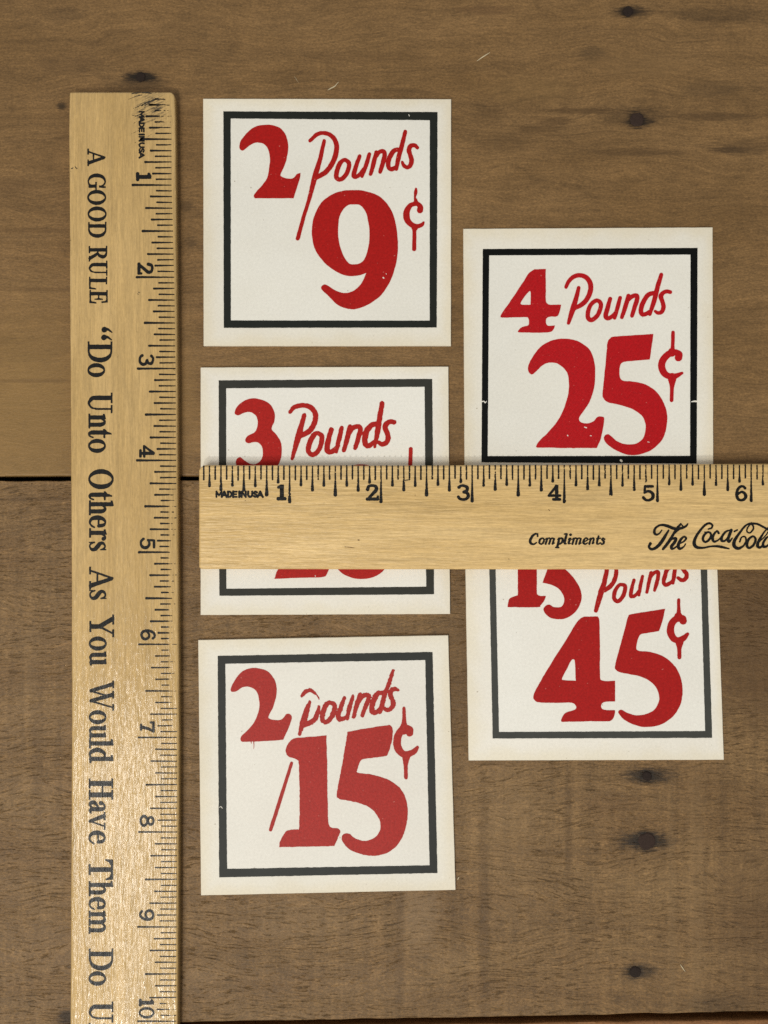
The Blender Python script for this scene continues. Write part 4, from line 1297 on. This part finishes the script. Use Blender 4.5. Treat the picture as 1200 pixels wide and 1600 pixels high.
# --- ruler lying across the cards
Z2 = CARD_T + 9e-5
H2 = Z2 + 0.0042
root = empty('wooden_ruler', world_at(700, 808, 0), 'pale wooden ruler lying across the cards with printed script lettering', 'ruler', 'wooden rulers measuring the cards')
m_wood_h = ruler_material('varnished_ruler_wood_across', False)
m_ink_h = ruler_ink('ruler_print_across', False)
ruler_body('ruler_body', root, m_wood_h,
           [(310.5, 726.6, 889.2), (600, 727.2, 889.6), (900, 726.2, 889.8), (1200, 724.2, 890.2), (1700, 721, 891), (2080, 718, 891.5)], Z2, H2, False, (11.0, 5.0))
INCH_H = [309.4, 452.5, 595.3, 737.75, 881.75, 1027.25, 1173.75, 1321]
sh = []
for i in range(7):
    for k in range(16):
        x = INCH_H[i] + (INCH_H[i + 1] - INCH_H[i]) * k / 16
        if x > 1212 or (i == 0 and k == 0):
            continue
        cls = 0 if k == 0 else 1 if k == 8 else 2 if k % 4 == 0 else 3 if k % 2 == 0 else 4
        if i == 0 and k in (8,):
            cls = 2
        if i == 0 and k == 12:
            cls = 1
        ln = [58.5, 47.5, 40, 32.5, 22.6][cls] + rng.uniform(-.7, .7)
        if k == 14:
            ln = 27
        hw = [5.0, 5.6, 4.9, 4.3, 2.4][cls] * (1.0 if x < 960 else .93)
        st = 2.2 if x < 1000 else 1.9
        y = 728.6 - (x - 300) * 0.0022 + rng.uniform(-.5, .8)
        p = [(x, y, st - .3), (x, y + ln * .42, st), (x, y + ln * .7, st + (hw - st) * .45), (x, y + ln - hw * .5 - 3, hw * .92), (x, y + ln - hw * .5, hw)]
        if cls == 4:
            p = [(x, y, st), (x, y + ln * .5, st + .2), (x, y + ln - 2, hw)]
        sh.append(('stroke', np.array(p), False))
sh.append(('stroke', np.array([(633, 750.5, 1.2), (640, 749.5, 1.2)]), False))


def tick_wear_h(D, X, Y):
    n = vnoise(X, Y, 2.0, 73) * .6 + vnoise(X, Y, 6.0, 74) * .55
    return D + np.clip(n - 0.42, 0, 1) * 2.2


ink('graduation_marks', root, m_ink_h, H2, sh, (), 4.0, 0.28, 2.2, INK_T, tick_wear_h, seed=35, tol=0.04, grow=0.2)
hor = lambda x0, by: (lambda u, v: (x0 + u, by - v))
for ch, x0, x1, by, cap in [('1', 433.2, 446, 781.4, 24.4), ('2', 572, 591.7, 782, 25), ('3', 714.6, 734.6, 782, 25), ('4', 856, 876.3, 782, 24.6), ('5', 1003.7, 1022.8, 783, 25), ('6', 1148.8, 1167.6, 783, 24.8)]:
    ink('numeral', root, m_ink_h, H2, glyph(DIGIT[ch], hor(x0, by), x1 - x0, cap), (), 5.0, 0.28, 2.5, INK_T, seed=ord(ch) + 5, tol=0.03, grow=0.55)
k = 74.0 / 98
ink('origin_stamp', root, m_ink_h, H2, stamp_shapes([(c, a * k, b * k) for c, a, b in MADE], lambda a: hor(337.2 + a, 777.0), 9.4), (), 6.0, 0.25, 1.6, INK_T, seed=42, tol=0.03, grow=0.65)
q = Zone(820, 815, 8.571)
L = q.line


def italic_m(x, w):
    s = []
    for i in range(3):
        s.append(L([(x + 28 + i * w, 232), (x + 8 + i * w, 298)], [22, 24]))
    for i in range(2):
        s.append(L([(x + 24 + i * w, 252), (x + 20 + w * .55 + i * w, 222), (x + 28 + (i + 1) * w, 230)], [12, 14, 18]))
    s.append(L([(x + 8 + 2 * w, 298), (x + 8 + 2.55 * w, 286)], [16, 9]))
    s.append(L([(x, 238), (x + 28, 224)], [9, 14]))
    return s


def italic_n(x, w):
    return [L([(x + 28, 232), (x + 8, 298)], [22, 24]), L([(x + 24, 252), (x + 26 + w * .55, 222), (x + 30 + w, 232), (x + 14 + w, 290)], [12, 14, 20, 24]),
            L([(x + 14 + w, 296), (x + 14 + w * 1.5, 284)], [16, 9]), L([(x, 238), (x + 28, 224)], [9, 14])]


sh = [L([(172, 198), (170, 172), (140, 164), (98, 200), (72, 255), (84, 293), (120, 303), (156, 282)], [16, 16, 20, 28, 33, 29, 19, 13]), L([(174, 160), (168, 195)], [10, 16]),
      L([(234, 222), (257, 242), (250, 276), (222, 301), (196, 286), (202, 246)], [17, 20, 24, 17, 21, 24], True)]
sh += italic_m(272, 46)
sh += [L([(462, 226), (434, 342)], [26, 28]), L([(412, 347), (456, 347)], [14, 14]), L([(455, 250), (482, 222), (506, 236), (498, 278), (468, 300), (442, 290)], [12, 16, 24, 24, 16, 12]), L([(438, 238), (462, 224)], [9, 14]),
       L([(560, 168), (534, 284), (556, 297)], [25, 27, 10]), L([(530, 168), (560, 163)], [11, 14]), L([(608, 228), (588, 286), (612, 294)], [24, 26, 9]), L([(612, 177), (614, 175)], [30, 30]), L([(582, 238), (606, 224)], [9, 14])]
sh += italic_m(630, 46)
sh += [L([(794, 272), (832, 252), (838, 230), (815, 222), (793, 246), (786, 280), (806, 302), (842, 284)], [11, 13, 17, 16, 23, 27, 19, 11])]
sh += italic_n(857, 38)
sh += [L([(988, 196), (966, 284), (988, 299), (1006, 284)], [22, 25, 16, 9]), L([(962, 230), (1012, 222)], [12, 12]),
       L([(1070, 236), (1048, 222), (1034, 240), (1058, 266), (1054, 292), (1030, 303), (1016, 285)], [16, 15, 20, 24, 22, 15, 14])]
ink('compliments_lettering', root, m_ink_h, H2, sh, (), 6.0, 0.28, 1.8, INK_T, seed=51, tol=0.03, grow=0.4)
q = Zone(1000, 805, 6.0)
L = q.line
sh = [L([(205, 140), (180, 172), (150, 182), (134, 158), (148, 118), (195, 92), (255, 100), (320, 125), (385, 122), (428, 104), (448, 82)], [7, 12, 18, 22, 17, 17, 25, 24, 20, 18, 9]),
      L([(268, 142), (228, 210), (188, 268), (145, 308), (104, 318), (84, 295), (98, 266)], [12, 26, 28, 24, 20, 19, 24]),
      L([(382, 84), (345, 125), (302, 198), (262, 260), (216, 318)], [18, 18, 22, 26, 20]), L([(382, 84), (402, 108), (360, 140), (300, 195)], [8, 10, 9, 8]),
      L([(262, 262), (300, 225), (335, 218), (326, 252), (296, 292), (300, 316), (335, 300), (362, 270)], [9, 14, 24, 26, 26, 18, 12, 8]),
      L([(360, 272), (405, 250), (432, 218), (412, 202), (380, 232), (358, 285), (372, 314), (405, 300), (428, 270)], [9, 11, 18, 15, 22, 28, 22, 13, 8]),
      L([(642, 130), (672, 118), (678, 92), (648, 76), (608, 95), (555, 155), (515, 225), (510, 275), (540, 303), (600, 305), (660, 293), (720, 292), (775, 300), (835, 315)], [12, 14, 16, 18, 18, 20, 26, 30, 24, 15, 14, 18, 20, 8]),
      L([(640, 158), (666, 180), (654, 222), (615, 252), (590, 228), (602, 186)], [14, 17, 19, 17, 20, 19], True), L([(606, 160), (640, 160)], [8, 8]),
      L([(738, 168), (722, 148), (694, 178), (680, 218), (696, 248), (734, 232), (768, 196)], [18, 13, 18, 24, 18, 12, 8]),
      L([(838, 142), (800, 158), (770, 200), (766, 238), (796, 240), (826, 205), (848, 155)], [11, 17, 20, 22, 16, 12, 11], True), L([(856, 140), (826, 222), (836, 250), (866, 214)], [24, 25, 18, 8]),
      L([(886, 152), (912, 138)], [13, 12]),
      L([(1046, 72), (1012, 112), (1002, 150), (1030, 165), (1062, 130), (1058, 95), (1030, 80), (985, 102), (930, 172), (886, 240), (884, 288), (920, 312), (968, 288), (994, 240), (984, 203), (952, 208), (936, 248)],
        [10, 11, 10, 11, 13, 13, 14, 15, 20, 28, 30, 24, 15, 12, 12, 11, 14]),
      L([(1030, 78), (1095, 82), (1160, 112), (1240, 160)], [14, 17, 16, 12]),
      L([(1062, 198), (1084, 230), (1062, 282), (1022, 308), (1002, 278), (1022, 222)], [15, 19, 20, 18, 22, 20], True),
      L([(1200, 118), (1160, 165), (1115, 240), (1102, 288), (1128, 302), (1156, 272)], [9, 13, 22, 26, 18, 9]), L([(1200, 118), (1212, 140), (1170, 200), (1118, 250)], [9, 9, 8, 8]),
      L([(1222, 195), (1186, 212), (1156, 260), (1158, 294), (1190, 290), (1222, 250), (1238, 205)], [11, 17, 20, 22, 16, 12, 11], True), L([(1245, 192), (1218, 272), (1230, 302), (1262, 262)], [24, 25, 18, 8])]
ink('script_lettering', root, m_ink_h, H2, sh, (), 6.0, 0.22, 2.0, INK_T, seed=53, tol=0.03, grow=0.4)
q = Zone(300, 700, 4.0)
q2 = Zone(600, 700, 4.0)
sh = [q.line([(955, 618), (985, 620), (1015, 624)], [3, 4, 2]), q.line([(1038, 574), (1044, 576)], [7, 7]), q2.line([(1028, 384), (1036, 392)], [3, 5]), q2.line([(194, 292), (195, 300)], [3, 3]), q.line([(330, 328), (336, 330)], [3, 3]),
      q2.line([(780, 690), (781, 700)], [2, 3])]
m_sm = plain_material('brown_smudge', lin(120, 88, 48), 0.6)
for g in sh:
    ink('scuff_mark', root, m_sm, H2, [g], (), 5.0, 0.2, 1.5, INK_T, None, seed=44, tol=0.04)

# ------------------------------------------------------------------ loose wood splinters
m_fibre = plain_material('pale_wood_fibre', lin(206, 190, 156), 0.6)


def splinter(label, pts, r):
    bm = bmesh.new()
    C = [world_at(x, y, 0.00025) for x, y in pts]
    rows = []
    n = 6
    for i, c in enumerate(C):
        t = (C[min(i + 1, len(C) - 1)] - C[max(i - 1, 0)]).normalized()
        s = Vector((-t.y, t.x, 0))
        rr = r * (0.35 if i in (0, len(C) - 1) else 1)
        rows.append([bm.verts.new(c + s * rr * math.cos(2 * math.pi * k / n) + Vector((0, 0, rr * math.sin(2 * math.pi * k / n)))) for k in range(n)])
    for a, b in zip(rows[:-1], rows[1:]):
        for k in range(n):
            bm.faces.new((a[k], a[(k + 1) % n], b[(k + 1) % n], b[k]))
    bm.faces.new(rows[0])
    bm.faces.new(rows[-1])
    bmesh.ops.recalc_face_normals(bm, faces=bm.faces)
    me = bpy.data.meshes.new('wood_splinter')
    bm.to_mesh(me)
    bm.free()
    o = link('wood_splinter', me, m_fibre)
    tag(o, label, 'splinter', 'loose splinters on the boards')
    return o


splinter('straight pale splinter alone on bare wood, high above the 4 pounds card', [(745, 95.5), (752, 90.5), (759, 86), (765.5, 82)], 0.00016)
splinter('pale splinter close above the top edge of the 9 cents card', [(512, 141), (517, 138), (523, 135), (529, 128)], 0.00018)
splinter('tiny hair splinter beside the thicker one over the 9 cents card', [(460, 119), (463, 124), (467, 130)], 0.00005)
splinter('short pale splinter right of the lowest nail head', [(1063, 1507), (1066, 1511.5), (1070.5, 1518)], 0.00016)
splinter('tiny fleck of fibre beside the right edge of the 15 cents card', [(715, 1375), (716, 1372), (717.5, 1370)], 0.00017)
